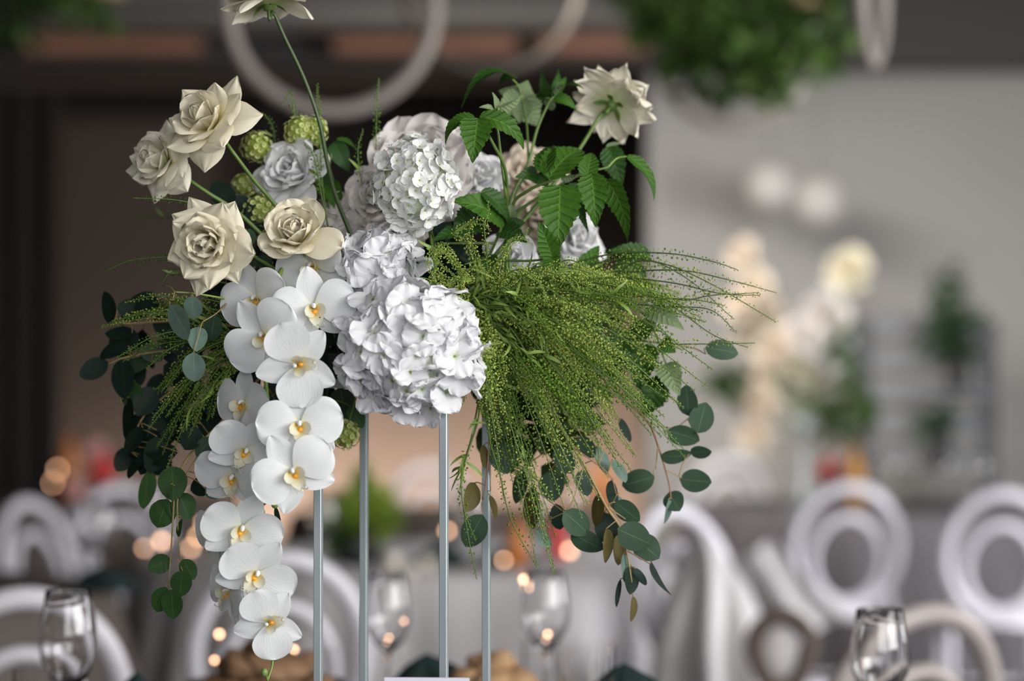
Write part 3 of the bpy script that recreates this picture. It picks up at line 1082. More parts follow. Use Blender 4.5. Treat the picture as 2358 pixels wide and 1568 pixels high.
# ------------------------------------------------------------------ dark rack with slats and potted plants at the right
M_RACK = mat('charcoal rack', (0.045, 0.047, 0.052), 0.5)
M_SLAT = mat('grey slat', (0.20, 0.205, 0.22), 0.6)
M_POT = mat('black pot', (0.018, 0.018, 0.02), 0.5)
D = 12.4
rk = thing('slatted_rack', 'grey slatted stand with a charcoal post before the grey wall', 'rack', (at(2140, 900, D).x, D, 0))
ox = at(2140, 900, D).x
for px in (2275, 1985):
    x = at(px, 900, D).x - ox
    mk('post', box(x - .045, x + .045, -.03, .03, 0, at(0, 738, D).z, .004), M_RACK, rk, smooth=False)
for i, py in enumerate((752, 826, 900, 975, 1050)):
    zt = at(0, py, D).z
    xa, xb = at(1990, 900, D).x - ox, at(2268, 900, D).x - ox
    mk('slat', box(xa, xb, -.012, .012, zt - .055, zt + .055, .003), M_SLAT, rk, smooth=False)
for k, py in enumerate((902, 1080)):
    zt = at(0, py, D).z
    mk('shelf', box(at(2110, 900, D).x - ox, at(2268, 900, D).x - ox, -.26, -.03, zt - .02, zt, .003), M_SLAT, rk, smooth=False)
M_PLANT = leaf_mat('pot plant leaf', (0.025, 0.065, 0.028), (0.08, 0.14, 0.07), (0.08, 0.15, 0.06), transl=.25)
for i, (px, pyb, h, blobs) in enumerate(((2205, 902, 80, [(2190, 770, 45, 70, 90), (2180, 680, 38, 55, 60), (2225, 735, 30, 40, 30), (2150, 765, 32, 35, 30), (2188, 625, 16, 30, 12), (2215, 800, 30, 40, 30)]),
                                         (2160, 1080, 92, [(2150, 975, 36, 32, 40), (2180, 960, 26, 20, 12)]))):
    b = at(px, pyb, D - .15)
    root = thing('potted_plant', ['tall bushy plant in a black pot on the rack', 'small plant in a dark pot on the lower shelf'][i], 'plant', b)
    r_ = pm(26, D)
    V, F = lathe([(0, 0), (r_ * .8, 0), (r_ * .85, .005), (r_ * 1.05, pm(h, D)), (r_ * .98, pm(h, D)), (r_ * .9, pm(h, D) - .015), (0, pm(h, D) - .015)], 20)
    mk('pot', (V, F), M_POT, root)
    mk('stem', tube([(0, 0, pm(h, D) - .03), (-.01, 0, pm(h, D) + .1), (-.03, 0, pm(h + (150 if i == 0 else 50), D))], (.008, .004), 6), M_STEMD, root)
    for j, (bx, by, rx, ry, n) in enumerate(blobs):
        leaf_cloud('foliage', None, at(bx, by, D - .15) - b, (pm(rx, D), pm(rx, D), pm(ry, D)), n, .07, M_PLANT, 60 + 10 * i + j, root, inner=.0)

# ================================================================== TABLES
M_CLOTHW = mat('pale grey tablecloth', (0.50, 0.475, 0.48), 0.75, sheen=.2)
M_CLOTHG = mat('grey tablecloth', (0.12, 0.11, 0.12), 0.75, noise=.15, nscale=5)
M_CLOTHB = mat('taupe tablecloth', (0.10, 0.08, 0.068), 0.75, noise=.15, nscale=5)
M_WOOD = mat('table board', (0.2, 0.13, 0.08), 0.6)
M_METL = mat('steel leg', (0.4, 0.4, 0.42), 0.35, 0.9)


def table(label, clabel, x, y, r, m, folds=22, seed=0, drop=.66, h=.75):
    t = thing('round_table', label, 'table', (x, y, 0), 'round banquet tables')
    mk('tabletop', lathe([(0, h - .035), (r - .01, h - .035), (r, h - .03), (r, h - .008), (r - .01, h - .003), (0, h - .003)], 40), M_WOOD, t, smooth=False)
    for i in range(4):
        a = PI / 4 + i * PI / 2
        lx, ly = .6 * r * math.cos(a), .6 * r * math.sin(a)
        mk('leg', tube([(lx, ly, h - .035), (lx * 1.1, ly * 1.1, 0)], .016, 8), M_METL, t)
    rnd = random.Random(seed)
    n = folds * 8
    rows = [(0.02, h), (r * .6, h), (r - .004, h), (r + .008, h - .012)] + [(r + .012 + .010 * k, h - .02 - drop * k / 6) for k in range(1, 7)]
    ph = [rnd.uniform(0, 6.28) for _ in range(4)]
    V = []
    for k, (rr, zz) in enumerate(rows):
        amp = 0 if k < 4 else .034 * (k - 3) / 6 + .005
        for j in range(n):
            a = 2 * PI * j / n
            q = rr + amp * (math.sin(folds * a + ph[0]) + .45 * math.sin(folds * .5 * a * 1.0 + ph[1]) * 1.0 + .3 * math.sin(3 * a + ph[2])) + (amp * 1.3 if amp else 0)
            V.append((q * math.cos(a), q * math.sin(a), zz))
    F = [tuple(f) for f in grid_faces(len(rows), n, True).tolist()] + [tuple(range(n))[::-1]]
    o = mk('tablecloth', (np.array(V), F), m)
    o.location = (x, y, 0)
    tag(o, clabel, 'tablecloth', 'tablecloths')
    return t


table('round table carrying the flower stand', 'dark tablecloth under the flower stand and wine glasses', 0.0, 3.35, .98, M_CLOTHG, 20, 1)
table('round table behind the stand with candles and lime foliage', 'pale grey tablecloth falling in folds behind the stand rods', -.35, 7.8, .85, M_CLOTHW, 26, 2)
table('round table at the lower left behind the hanging round leaves', 'taupe tablecloth at the lower left behind the hanging round leaves', -1.92, 6.45, .85, M_CLOTHB, 20, 3)
table('far round table behind the two hoop-back chairs at the right', 'grey tablecloth behind the two hoop-back chairs at the right', 1.75, 11.0, .95, M_CLOTHG, 20, 4)
table('far round table behind the draped chair', 'grey tablecloth of the far table behind the draped chair', -.25, 10.4, .70, M_CLOTHB, 20, 5)
table('far round table behind the two hoop-back chairs at the left', 'dark grey tablecloth of the far left table', -2.25, 11.6, .90, M_CLOTHB, 20, 6)

# ------------------------------------------------------------------ chairs with a double hoop back
M_CHAIR = mat('white chair', (0.76, 0.74, 0.80), 0.32, noise=.05, nscale=4)
M_CHAIRB = mat('taupe-white chair', (0.40, 0.355, 0.34), 0.35, noise=.05, nscale=4)


def chair(label, px, pytop, d, rot, m=None, group='hoop-back chairs'):
    """px, pytop: pixel of the top of the back; rot: turn about the vertical, 0 = back towards us"""
    c = at(px, pytop, d)
    zt = c.z
    root = thing('hoop_back_chair', label, 'chair', (c.x, d, 0), group)
    root.rotation_euler = (0, 0, R(rot))
    m = m or M_CHAIR
    rx, rz = .195, .225
    cz = zt - rz - .012
    t = np.linspace(0, 2 * PI, 44, endpoint=False)

    def lean(z):
        return -.10 * (z - .45) / .5

    def ring(rx_, rz_, cz_, rad):
        x = rx_ * np.cos(t)
        z = cz_ + rz_ * np.sin(t)
        P = np.stack([x, lean(z) + .02 * (1 - (x / .2) ** 2) * -1 + 0 * x, z], 1)
        V, F = tube(P, rad, 10, closed=True)
        return V, F
    mk('outer_hoop', ring(rx, rz, cz, .023), m, root)
    mk('inner_hoop', ring(rx * .64, rz * .70, cz - rz * .19, .018), m, root)
    # lower yoke and back legs
    zb = cz - rz
    for sg in (-1, 1):
        mk('back_leg', tube(catmull([(sg * .150, lean(cz - .13), cz - .13), (sg * .178, -.02, zb - .03), (sg * .175, -.0, .44), (sg * .18, -.06, .02)], 5), (.016, .018, .013), 8), m, root)
        mk('front_leg', tube([(sg * .175, .36, .44), (sg * .18, .38, .0)], (.018, .012), 8), m, root)
    mk('back_rail', tube([(-.17, -.01, zb - .035), (0, -.025, zb - .02), (.17, -.01, zb - .035)], .016, 8), m, root)
    # seat: rounded slab
    n = 28
    a = np.linspace(0, 2 * PI, n, endpoint=False)
    sx = .20 * np.sign(np.cos(a)) * np.abs(np.cos(a)) ** .6
    sy = .18 + .205 * np.sign(np.sin(a)) * np.abs(np.sin(a)) ** .6
    V, F = [], []
    for (k, z) in ((.96, .425), (1, .432), (1, .452), (.95, .462), (.5, .458)):
        V += [(x * k, .18 + (y - .18) * k, z) for x, y in zip(sx, sy)]
    F = [tuple(f) for f in grid_faces(5, n, True).tolist()] + [tuple(range(n))[::-1], tuple(range(4 * n, 5 * n))]
    mk('seat', (np.array(V), F), m, root)
    mk('stretcher', tube([(-.178, .37, .18), (.178, .37, .18)], .010, 6), m, root)
    for sg in (-1, 1):
        mk('stretcher', tube([(sg * .178, -.04, .2), (sg * .178, .37, .2)], .010, 6), m, root)
    return root


chair('white hoop-back chair at the far left, slim and turned sideways', 112, 1152, 8.7, -116)
chair('white hoop-back chair second from the left, before the far left table', 300, 1122, 9.4, -146)
chair('pale chair hoop rising in the lower left corner behind the wine glass', 50, 1352, 4.75, 14)
chair('large white hoop-back chair behind the lower orchids', 640, 1268, 5.65, 10)
chair('white hoop-back chair under the draped shawl', 1612, 1168, 7.0, -135)
chair('white hoop-back chair facing us squarely, right of the shawl', 1942, 1112, 9.0, 3)
chair('white hoop-back chair at the right edge by the grey table', 2300, 1128, 8.8, -4)
chair('taupe-toned hoop-back chair behind the right wine glass', 2062, 1388, 4.6, 28, M_CHAIRB)
chair('far white chair peeping between the right-hand leaves', 1668, 1052, 13.0 - .8, 10)
chair('far white chair half hidden behind the lime foliage', 985, 1070, 12.0, 8)

# white shawl over the draped chair, falling towards the lower right
M_SHAWL = mat('white shawl', (0.66, 0.635, 0.64), 0.9, sheen=.5, bump=.5, bscale=60)
rnd = random.Random(9)


def shawl():
    rows = [(1620, 1236, 60, 6.86), (1628, 1280, 120, 6.76), (1640, 1340, 190, 6.68), (1655, 1410, 245, 6.62), (1660, 1490, 290, 6.58), (1665, 1580, 330, 6.55), (1670, 1700, 350, 6.55)]
    V = []
    n = 30
    for i, (px, py, wd, d) in enumerate(rows):
        for j in range(n + 1):
            s = j / n * 2 - 1
            q = at(px + s * wd / 2 + 8 * math.sin(i * 1.3), py + 26 * s * s, d)
            V.append((q.x, q.y - .05 * math.cos(s * 9 + i * .4) * (.3 + i * .12) + .16 * s * s, q.z))
    V = np.array(V)
    k = len(V)
    V2 = V + (0, .02, 0)
    F = grid_faces(len(rows), n + 1).tolist()
    return np.vstack([V, V2]), [tuple(f) for f in F] + [tuple(i + k for i in f[::-1]) for f in F]


o = mk('shawl', shawl(), M_SHAWL)
tag(o, 'white fluffy shawl draped over a hoop-back chair', 'shawl')
c = at(1830, 1330, 8.3)


def stole():
    V = []
    n = 10
    rows = [(1745, 1262, 60), (1790, 1330, 80), (1840, 1390, 100), (1905, 1440, 120)]
    for i, (px, py, wd) in enumerate(rows):
        for j in range(n + 1):
            s = j / n * 2 - 1
            q = at(px + s * wd / 2, py - s * 26, 8.62 + .11 * i)
            V.append((q.x, q.y - .04 * math.cos(s * 5 + i), q.z))
    V = np.array(V)
    k = len(V)
    F = grid_faces(len(rows), n + 1).tolist()
    return np.vstack([V, V + (0, .02, 0)]), [tuple(f) for f in F] + [tuple(i + k for i in f[::-1]) for f in F]


o = mk('sash', stole(), M_SHAWL)
tag(o, 'white fabric sash falling between the shawl and the squarely facing chair', 'sash')

# brown fur ring wreath with a pale middle beside it
c = at(1800, 1500, 6.2)
wr = thing('fur_wreath', 'dark brown furry ring with a pale middle at the lower right', 'wreath', c)
t = np.linspace(0, 2 * PI, 30, endpoint=False)
mk('ring', tube(np.stack([(.070) * np.cos(t) * (1 + .1 * np.sin(3 * t)), 0 * t, (.092) * np.sin(t)], 1), .023, 8, closed=True), mat('brown fur', (.12, .09, .075), .95, noise=.5, nscale=40, bump=1, bscale=200), wr)
mk('cushion', sphere((0, .02, -.005), (.052, .03, .072), 14, 9), M_SHAWL, wr)
mk('stand', tube([(0, .03, -.08), (0, .03, -c.z)], .012, 8), M_RACK, wr)

# ------------------------------------------------------------------ glassware
M_GLASS = glass_mat('clear glass')
M_GLASSD = glass_mat('smoky glass', (.85, .87, .9))


def wine_profile(s=1.0, foot=True):
    # outer surface up, inner surface down: (radius, z) metres, height .23
    out = [(.0, .0), (.034, .0), (.036, .002), (.020, .005), (.006, .010), (.0040, .03), (.0038, .075), (.0052, .095), (.012, .103), (.028, .118), (.040, .140), (.0435, .160), (.041, .185), (.0365, .210), (.0335, .229), (.0330, .230)]
    inn = [(.0322, .229), (.0352, .210), (.0397, .185), (.0421, .160), (.0386, .140), (.0265, .120), (.012, .1065), (.0, .104)]
    return [(a * s, b * s) for a, b in out + inn]


WG = mesh('glass_bowl', *lathe(wine_profile(), 32))
WG.materials.append(M_GLASS)


def wine_glass(label, px, pyrim, d, sc=1.0, group='wine glasses on the near table', ztab=.75, n=None):
    c = at(px, pyrim, d)
    o = obj('wine_glass', WG if n is None else n, None)
    o.location = (c.x, d, ztab)
    o.scale = (sc, sc, (c.z - ztab) / .230)
    return tag(o, label, 'glass', group)


wine_glass('wine glass at the lower left in front of the pale chair hoop', 158, 1360, 3.53, 1.0)
wine_glass('wine glass seen between the second and third stand rods', 893, 1322, 4.12, .94)
wine_glass('wine glass right of the fourth stand rod', 1256, 1316, 4.12, .98)
wine_glass('wine glass at the lower right in front of the taupe chair', 2026, 1402, 3.48, 1.0)


def tumbler(label, px, pyrim, d, rpx, group=None, m=None, ztab=.75, facets=18):
    c = at(px, pyrim, d)
    h = c.z - ztab
    r = pm(rpx, d)
    pr = [(0, 0), (r * .82, 0), (r * .86, .003), (r, h), (r * .96, h), (r * .83, .012), (0, .010)]
    o = mk('tumbler', lathe(pr, facets), m or M_GLASS, smooth=False)
    o.location = (c.x, d, ztab)
    return tag(o, label, 'glass', group)


tumbler('cut glass tumbler at the bottom left under the wine glass', 90, 1540, 3.42, 62)
tumbler('wide cut glass tumbler right of the fourth rod', 1345, 1486, 4.0, 72)
tumbler('low glass bowl rim at the bottom edge beside the green napkin', 1352, 1557, 3.6, 62)
tumbler('clear tumbler between the first and second rods', 795, 1490, 4.15, 40)

# table number card in front of the stand
c = at(983, 1560, 2.78)
cw = pm(98, 2.78)
cdn = thing('table_card', 'white table card whose top edge shows between the rods', 'card', (c.x, 2.78, .7535))
cdn.rotation_euler = (0, 0, R(-3))
mk('card_sheet', box(-cw, cw, -.0012, .0012, .004, c.z - .7535), mat('card paper', (.66, .65, .74), .6), cdn, smooth=False)
mk('base', box(-.04, .04, -.02, .02, 0, .012, .002), M_GLASS, cdn, smooth=False)

# ------------------------------------------------------------------ dark green napkins, breads
M_NAP = mat('dark green napkin', (0.004, 0.020, 0.017), 0.8)


def napkin(label, px, py, d, wpx, seed, ztab=.775):
    rnd = random.Random(seed)
    c = at(px, py, d)
    h = c.z - ztab
    wd = pm(wpx, d) / 2
    n, mrow = 40, 8
    V = []
    for i in range(mrow + 1):
        t = i / mrow
        for j in range(n):
            a = 2 * PI * j / n
            rr = (1 - t ** 1.6) * (1 + .16 * math.sin(5 * a + seed) * (1 - t) + .08 * math.sin(9 * a + 2 * seed))
            V.append((wd * rr * math.cos(a) * (1 + .15 * t) + .1 * wd * math.sin(3 * t + seed), wd * .75 * rr * math.sin(a), h * (t ** .75) * (1 + .10 * math.sin(2 * a + seed) * (1 - t))))
    F = [tuple(f) for f in grid_faces(mrow + 1, n, True).tolist()] + [tuple(range(n))[::-1]]
    o = mk('napkin', (np.array(V), F), M_NAP)
    o.location = (c.x, d, ztab)
    return tag(o, label, 'napkin', 'dark green napkins')


M_PLATE = mat('dark plate', (.02, .022, .022), .25)


def plate(label, x, y, r=.14, z=.75, m=None):
    o = mk('plate', lathe([(0, 0), (r * .6, 0), (r * .65, .003), (r, .018), (r, .021), (r * .62, .010), (0, .009)], 32), m or M_PLATE)
    o.location = (x, y, z)
    return tag(o, label, 'plate', 'plates on the near table')


for lab, plab, px, py, d, wpx, s in (
        ('dark green napkin folded high between the second and third rods', 'dark plate under the napkin between the rods', 990, 1504, 4.02, 210, 1),
        ('dark green napkin at the bottom right of the fourth rod', 'dark plate under the right-hand green napkin', 1450, 1526, 3.72, 240, 2),
        ('dark napkin peak at the bottom edge right of the left wine glass', 'dark plate under the left-hand napkin', 318, 1546, 3.72, 130, 3)):
    c = at(px, py, d)
    plate(plab, c.x, d, .15)
    napkin(lab, px, py, d, wpx, s)

M_BREAD = mat('bread crust', (0.42, 0.20, 0.08), 0.7, noise=.35, nscale=35, bump=.6, bscale=150, col2=(.62, .42, .24))
M_COOK = mat('brown pastry', (0.13, 0.055, 0.028), 0.7, noise=.35, nscale=45, bump=.6, bscale=150, col2=(.40, .24, .13))
M_BASK = mat('dark bowl', (.03, .025, .02), .5)


def pastry_bowl(label, plabel, x, y, m, n, seed, w_=.13, ztop=.85, size=.034, pname='bread_roll'):
    rnd = random.Random(seed)
    o = mk('serving_bowl', lathe([(0, 0), (w_ * .5, 0), (w_ * .55, .004), (w_, .045), (w_ * 1.02, .052), (w_ * .96, .05), (w_ * .5, .012), (0, .010)], 28), M_BASK)
    o.location = (x, y, .75)
    tag(o, label, 'bowl')
    base = mesh(pname, *blob(size, seed))
    base.materials.append(m)
    i = 0
    for lvl, (rr, cnt) in enumerate(((w_ * .62, n), (w_ * .40, n // 2 + 1), (0.01, 2))):
        for k in range(cnt):
            a = 2 * PI * k / cnt + lvl
            b = obj(pname, base)
            b.location = (x + rr * math.cos(a), y + rr * math.sin(a), .75 + .045 + lvl * (ztop - .80) * .42)
            b.rotation_euler = (rnd.uniform(-.5, .5), rnd.uniform(-.5, .5), rnd.uniform(0, 6))
            s_ = rnd.uniform(.85, 1.15)
            b.scale = (s_ * 1.3, s_, s_ * .75)
            tag(b, plabel, 'bread' if 'bread' in pname else 'pastry', plabel + 's')


def blob(r, seed):
    rs = np.random.RandomState(seed)
    V, F = sphere((0, 0, 0), r, 12, 8)
    V = np.array(V)
    ph = rs.uniform(0, 6, 6)
    k = 1 + .22 * np.sin(V[:, 0] / r * 3 + ph[0]) * np.sin(V[:, 1] / r * 4 + ph[1]) + .16 * np.sin(V[:, 2] / r * 5 + ph[2] + V[:, 0] / r * 2)
    return V * k[:, None], F


c = at(618, 1500, 4.15)
pastry_bowl('dark bowl of brown pastries left of the stand', 'brown pastry in the bowl left of the stand', c.x, 4.1, M_COOK, 15, 5, .135, .885, .027, 'pastry')
c = at(1135, 1530, 3.95)
pastry_bowl('dark bowl of bread behind the third and fourth rods', 'golden bread piece behind the third and fourth rods', c.x, 3.95, M_BREAD, 12, 7, .115, .862, .027, 'bread_piece')

# ------------------------------------------------------------------ things on the farther tables
M_CANDLE = mat('ivory candle', (0.88, 0.82, 0.72), 0.5, transl=.2)
M_FLAME = mat('candle flame', (1, .6, .25), .5, emit=(1.0, .52, .22), estr=55)
M_GLINT = mat('warm bulb', (1, .8, .6), .5, emit=(1.0, .55, .32), estr=9)  # glows in place of glints on the glassware, not a real lamp


def candle(label, px, py, d, rpx, ztab=.752, h=None, m=None, flame=True):
    c = at(px, py, d)
    root = thing('pillar_candle', label, 'candle', (c.x, d, ztab), 'ivory pillar candles')
    h = c.z - ztab
    r = pm(rpx, d)
    mk('wax', lathe([(0, 0), (r, 0), (r, h - .004), (r * .9, h), (r * .3, h - .004), (0, h - .004)], 18), m or M_CANDLE, root)
    mk('wick', tube([(0, 0, h - .006), (.001, 0, h + .008)], .0012, 4), M_POT, root)
    if flame:
        mk('flame', sphere((0, 0, h + .016), (.0045, .0045, .010), 8, 6), M_FLAME, root)
    return root


for i, (px, py, d, rp) in enumerate(((905, 1272, 7.1, 17), (948, 1300, 7.0, 16), (988, 1284, 7.15, 17), (885, 1312, 7.05, 14))):
    candle(['ivory candle nearest the second rod', 'ivory candle in the middle of the candle row', 'ivory candle nearest the third rod', 'low ivory candle in front of the candle row'][i], px, py, d, rp, flame=False)


def glint(label, px, py, d, s=.0085, m=None, ztab=.752, group='warm glint beads on the tables'):
    """stand-in for a glint in glass: small glowing bulb on a thin stem standing on a table"""
    c = at(px, py, d)
    root = thing('glint_bead', label, 'light', (c.x, d, ztab), group)
    mk('bead', sphere((0, 0, c.z - ztab), s, 10, 7), m or M_GLINT, root)
    mk('stem', tube([(0, 0, .004), (0, 0, c.z - ztab - s * .8)], .0015, 5), M_METL, root)
    mk('base', lathe([(0, 0), (.02, 0), (.02, .004), (0, .006)], 14), M_METL, root)
    return root


for i, (px, py, d, s) in enumerate(((372, 1246, 7.6, .0085), (440, 1262, 8.0, .0075), (455, 1236, 8.1, .0075), (432, 1286, 7.7, .006), (332, 1262, 7.7, .006),
                                    (470, 1205, 8.2, .0075), (250, 1330, 6.5, .005), (135, 1082, 11.4, .012), (163, 1095, 11.3, .012), (152, 1075, 11.7, .010), (122, 1112, 11.5, .008))):
    glint('tiny warm glowing bead standing in for a glass glint behind the left greenery', px, py, d, s)
for i, (px, py, d, s) in enumerate(((1312, 1268, 7.6, .0085), (1350, 1288, 7.9, .008), (818, 1190, 7.5, .0085), (884, 1182, 7.6, .009), (1030, 1222, 7.4, .007), (1160, 1290, 7.1, .006))):
    glint('tiny warm glowing bead standing in for a glass glint behind the stand', px, py, d, s, group='warm glint beads behind the stand')
for i, (px, py, d, s) in enumerate(((1262, 1466, 4.22, .0038), (1206, 1334, 4.35, .0042), (1209, 1352, 4.32, .0030), (1256, 1488, 4.20, .0026), (889, 1498, 4.2, .0028), (934, 1432, 4.22, .0028), (896, 1476, 4.22, .0030),
                                    (505, 1460, 4.4, .0042), (494, 1520, 4.3, .0034), (676, 1496, 4.3, .0040))):
    glint('tiny gold glowing bead standing in for a glint in the near table glasses', px, py, d, s, group='gold glint beads on the near table')

# lime foliage ball on the middle table
c = at(825, 1250, 7.45)
root = thing('lime_centrepiece', 'low centrepiece of lime foliage between the first and second rods', 'plant', (c.x, 7.45, .752))
mk('vase', lathe([(0, 0), (.06, 0), (.075, .03), (.07, .10), (.066, .10), (.06, .02), (0, .015)], 20), M_POT, root)
M_LIME = leaf_mat('lime foliage', (0.30, 0.42, 0.05), (0.3, 0.4, 0.1), (.4, .5, .1), transl=.35)
for j, (bx, by, rx, ry, n, m_) in enumerate(((800, 1180, 55, 45, 130, M_LIME), (835, 1130, 30, 45, 60, M_LIME), (880, 1180, 35, 35, 60, M_LIME), (790, 1225, 60, 30, 90, M_GREENB), (850, 1215, 55, 30, 80, M_LIME))):
    leaf_cloud('foliage', None, np.array(at(bx, by, 7.45)) - np.array((c.x, 7.45, .752)), (pm(rx, 7.45), pm(rx, 7.45), pm(ry, 7.45)), n, .05, m_, 90 + j, root, inner=0)

# bottles and red or orange flowers on the far tables
M_ORANGE = mat('orange drink', (0.55, 0.19, 0.05), 0.3)
M_RED = mat('red flower', (0.60, 0.045, 0.045), 0.5)
M_PINK = mat('pink flower', (0.70, 0.35, 0.34), 0.5)
M_AMBER = mat('amber drink', (0.60, 0.28, 0.04), 0.3)


def bottle(label, px, pytop, d, rpx, m, ztab=.752):
    c = at(px, pytop, d)
    h = c.z - ztab
    r = pm(rpx, d)
    root = thing('bottle', label, 'bottle', (c.x, d, ztab), 'drink bottles on the far tables')
    mk('glass_body', lathe([(0, 0), (r, 0), (r, h * .55), (r * .8, h * .66), (r * .32, h * .76), (r * .30, h * .93), (0, h * .93)], 18), m, root)
    mk('cap', lathe([(0, h * .93), (r * .36, h * .93), (r * .36, h), (0, h)], 12), M_POT, root)
    return root


for i, (lab, px, py, d, rp, m_) in enumerate((
        ('orange bottle on the far left table, the tallest', 160, 985, 11.2, 24, M_ORANGE),
        ('orange-pink bottle just below the left orange one', 176, 1085, 10.9, 20, M_PINK),
        ('amber bottle on the right far table above the square-on chair', 1968, 1010, 10.8, 22, M_AMBER),
        ('orange bottle behind the hanging leaves right of the stand', 1385, 1045, 10.4, 22, M_ORANGE),
        ('pale pink bottle on the right far table', 1935, 1025, 11.0, 18, M_PINK),
        ('orange bottle behind the fourth rod', 1190, 1175, 7.3, 26, M_ORANGE),
        ('dark amber bottle beside the orange one behind the fourth rod', 1282, 1150, 7.6, 20, M_RED))):
    bottle(lab, px, py, d, rp, m_)


def posy(label, px, py, d, rpx, m, ztab=.752, seed=0):
    c = at(px, py, d)
    root = thing('flower_posy', label, 'flowers', (c.x, d, ztab), 'small posies on the far tables')
    h = c.z - ztab
    r = pm(rpx, d)
    mk('vase', lathe([(0, 0), (.03, 0), (.035, h * .5), (.028, h * .6), (.024, h * .6), (0, .01)], 14), M_GLASSD, root)
    rnd = random.Random(seed)
    pb = mesh('bloom', *blob(r * .45, seed))
    pb.materials.append(m)
    for i in range(9):
        d3 = Vector((rnd.gauss(0, 1), rnd.gauss(0, 1), rnd.gauss(0, 1))).normalized() * r * .6
        obj('bloom', pb, None, root, Matrix.Translation(Vector((0, 0, h)) + d3))
        mk('stem', tube([(0, 0, h * .1), (d3.x * .5, d3.y * .5, h * .7), (d3.x, d3.y, h + d3.z)], .003, 4), M_STEM, root)
    return root


posy('red posy on the far left table', 236, 1080, 11.3, 36, M_RED, seed=1)
posy('pale pink posy on the far left table above the red one', 215, 1030, 11.8, 30, M_PINK, seed=2)
posy('red posy on the right far table above the square-on chair', 1905, 1085, 11.0, 28, M_RED, seed=3)
posy('peach posy on the right far table beside the red one', 1960, 1095, 10.9, 30, M_PINK, seed=4)

# small dishes, dark napkins and glasses on the farther tables
WGs = mesh('glass_small', *lathe(wine_profile(), 16))
WGs.materials.append(M_GLASS)
for i, (px, py, d) in enumerate(((1100, 1300, 7.25), (1070, 1290, 7.5), (745, 1300, 7.0), (1240, 1320, 7.4), (1320, 1240, 8.0))):
    o = obj('wine_glass', WGs)
    c = at(px, py, d)
    o.location = (c.x, d, .752)
    tag(o, ['small wine glass by the fourth rod on the middle table', 'small wine glass behind the third rod', 'small wine glass behind the first rod', 'small wine glass at the right end of the middle table', 'farthest small wine glass on the middle table'][i], 'glass', 'wine glasses on the middle table')
for i, (px, py, d) in enumerate(((230, 1300, 6.5), (345, 1290, 7.8), (400, 1290, 7.9), (190, 1280, 6.7))):
    o = obj('wine_glass', WGs)
    c = at(px, py, d)
    o.location = (c.x, d, .752)
    tag(o, 'small wine glass at the left, %s' % ['on the taupe-clothed table, nearer one', 'behind the hanging round leaves', 'right of the hanging round leaves', 'on the taupe-clothed table, farther one'][i], 'glass', 'wine glasses on the left table')
for i, (px, py, d) in enumerate(((2050, 1120, 10.7), (2100, 1110, 11.2), (2180, 1120, 10.8), (2230, 1100, 11.3), (2030, 1060, 11.5), (2260, 1110, 10.7))):
    o = obj('wine_glass', WGs)
    c = at(px, py, d)
    o.location = (c.x, d, .752)
    tag(o, 'wine glass on the far table, %s from the left' % ['second', 'third', 'fourth', 'fifth', 'first', 'sixth'][i], 'glass', 'wine glasses on the right far table')
for i, (px, py, d, w_) in enumerate(((1165, 1262, 7.4, 120), (240, 1302, 6.5, 150), (1740, 1150, 11.3, 100), (2150, 1160, 10.6, 110), (1020, 1240, 7.3, 100), (415, 1290, 8.1, 90))):
    napkin(['dark napkin behind the fourth rod on the middle table', 'dark napkin on the taupe-clothed table', 'dark napkin on the far table above the sash', 'dark napkin on the grey-clothed far table', 'dark napkin between the third rod and the candles', 'smaller dark napkin at the back of the taupe-clothed table'][i], px, py, d, w_, 20 + i, .752)


# ================================================================== THE TALL ARRANGEMENT
# metal stand: four square rods, a frame at the top, a frame on the table
M_ROD = mat('pale painted metal', (0.40, 0.455, 0.475), 0.30, metal=0.35, noise=.05, nscale=30)
FRONT_L, FRONT_R = at(733, 1300, 2.93), at(1022, 1300, 2.90 - .02)
dx, dy = FRONT_R.x - FRONT_L.x, 0
yaw = R(-19)
side = .163
st = thing('flower_stand', 'tall stand of four pale square metal rods under the flowers', 'stand', (0, 0, .7535))
cx = (at(733, 1300, 2.96).x + at(1120, 1300, 2.96).x) / 2
cy = 2.98
st.location = (cx, cy, .7535)
ztop = at(0, 872, 2.95).z - .7535
rods = []
for (px, d) in ((733, 2.93), (1022, 2.87), (838, 3.09), (1120, 3.03)):
    q = at(px, 1300, d)
    rods.append((q.x - cx, d - cy))
for (x, y) in rods:
    V, F = box(-.0048, .0048, -.0048, .0048, 0, ztop, .0008)
    V = rotz(np.array(V, dtype=float), R(-14)) + (x, y, 0)
    mk('rod', (V, F), M_ROD, st, smooth=False)
for zz in (ztop - .006, .006):
    for a, b in ((0, 1), (1, 3), (3, 2), (2, 0)):
        (xa_, ya_), (xb_, yb_) = rods[a], rods[b]
        mk('cross_bar', tube([(xa_, ya_, zz), (xb_, yb_, zz)], .0055, 4), M_ROD, st, smooth=False)
# wet foam block on the stand
FO = thing('floral_foam', 'dark green foam hidden under the blooms on the stand', 'foam', (cx, cy, .7535 + ztop), None)
mk('tray', lathe([(0, 0), (.085, 0), (.09, .004), (.095, .03), (.09, .03), (.084, .008), (0, .006)], 28), M_RACK, FO)
V, F = sphere((0, .01, .045), (.075, .06, .05), 16, 10)
mk('foam_block', (V, F), mat('wet foam', (.012, .022, .010), .9, bump=.5, bscale=120), FO)

# ------------------------------------------------------------------ roses
HB = at(940, 790, 3.02)


def P3(*a):
    return [at(*q) for q in a]


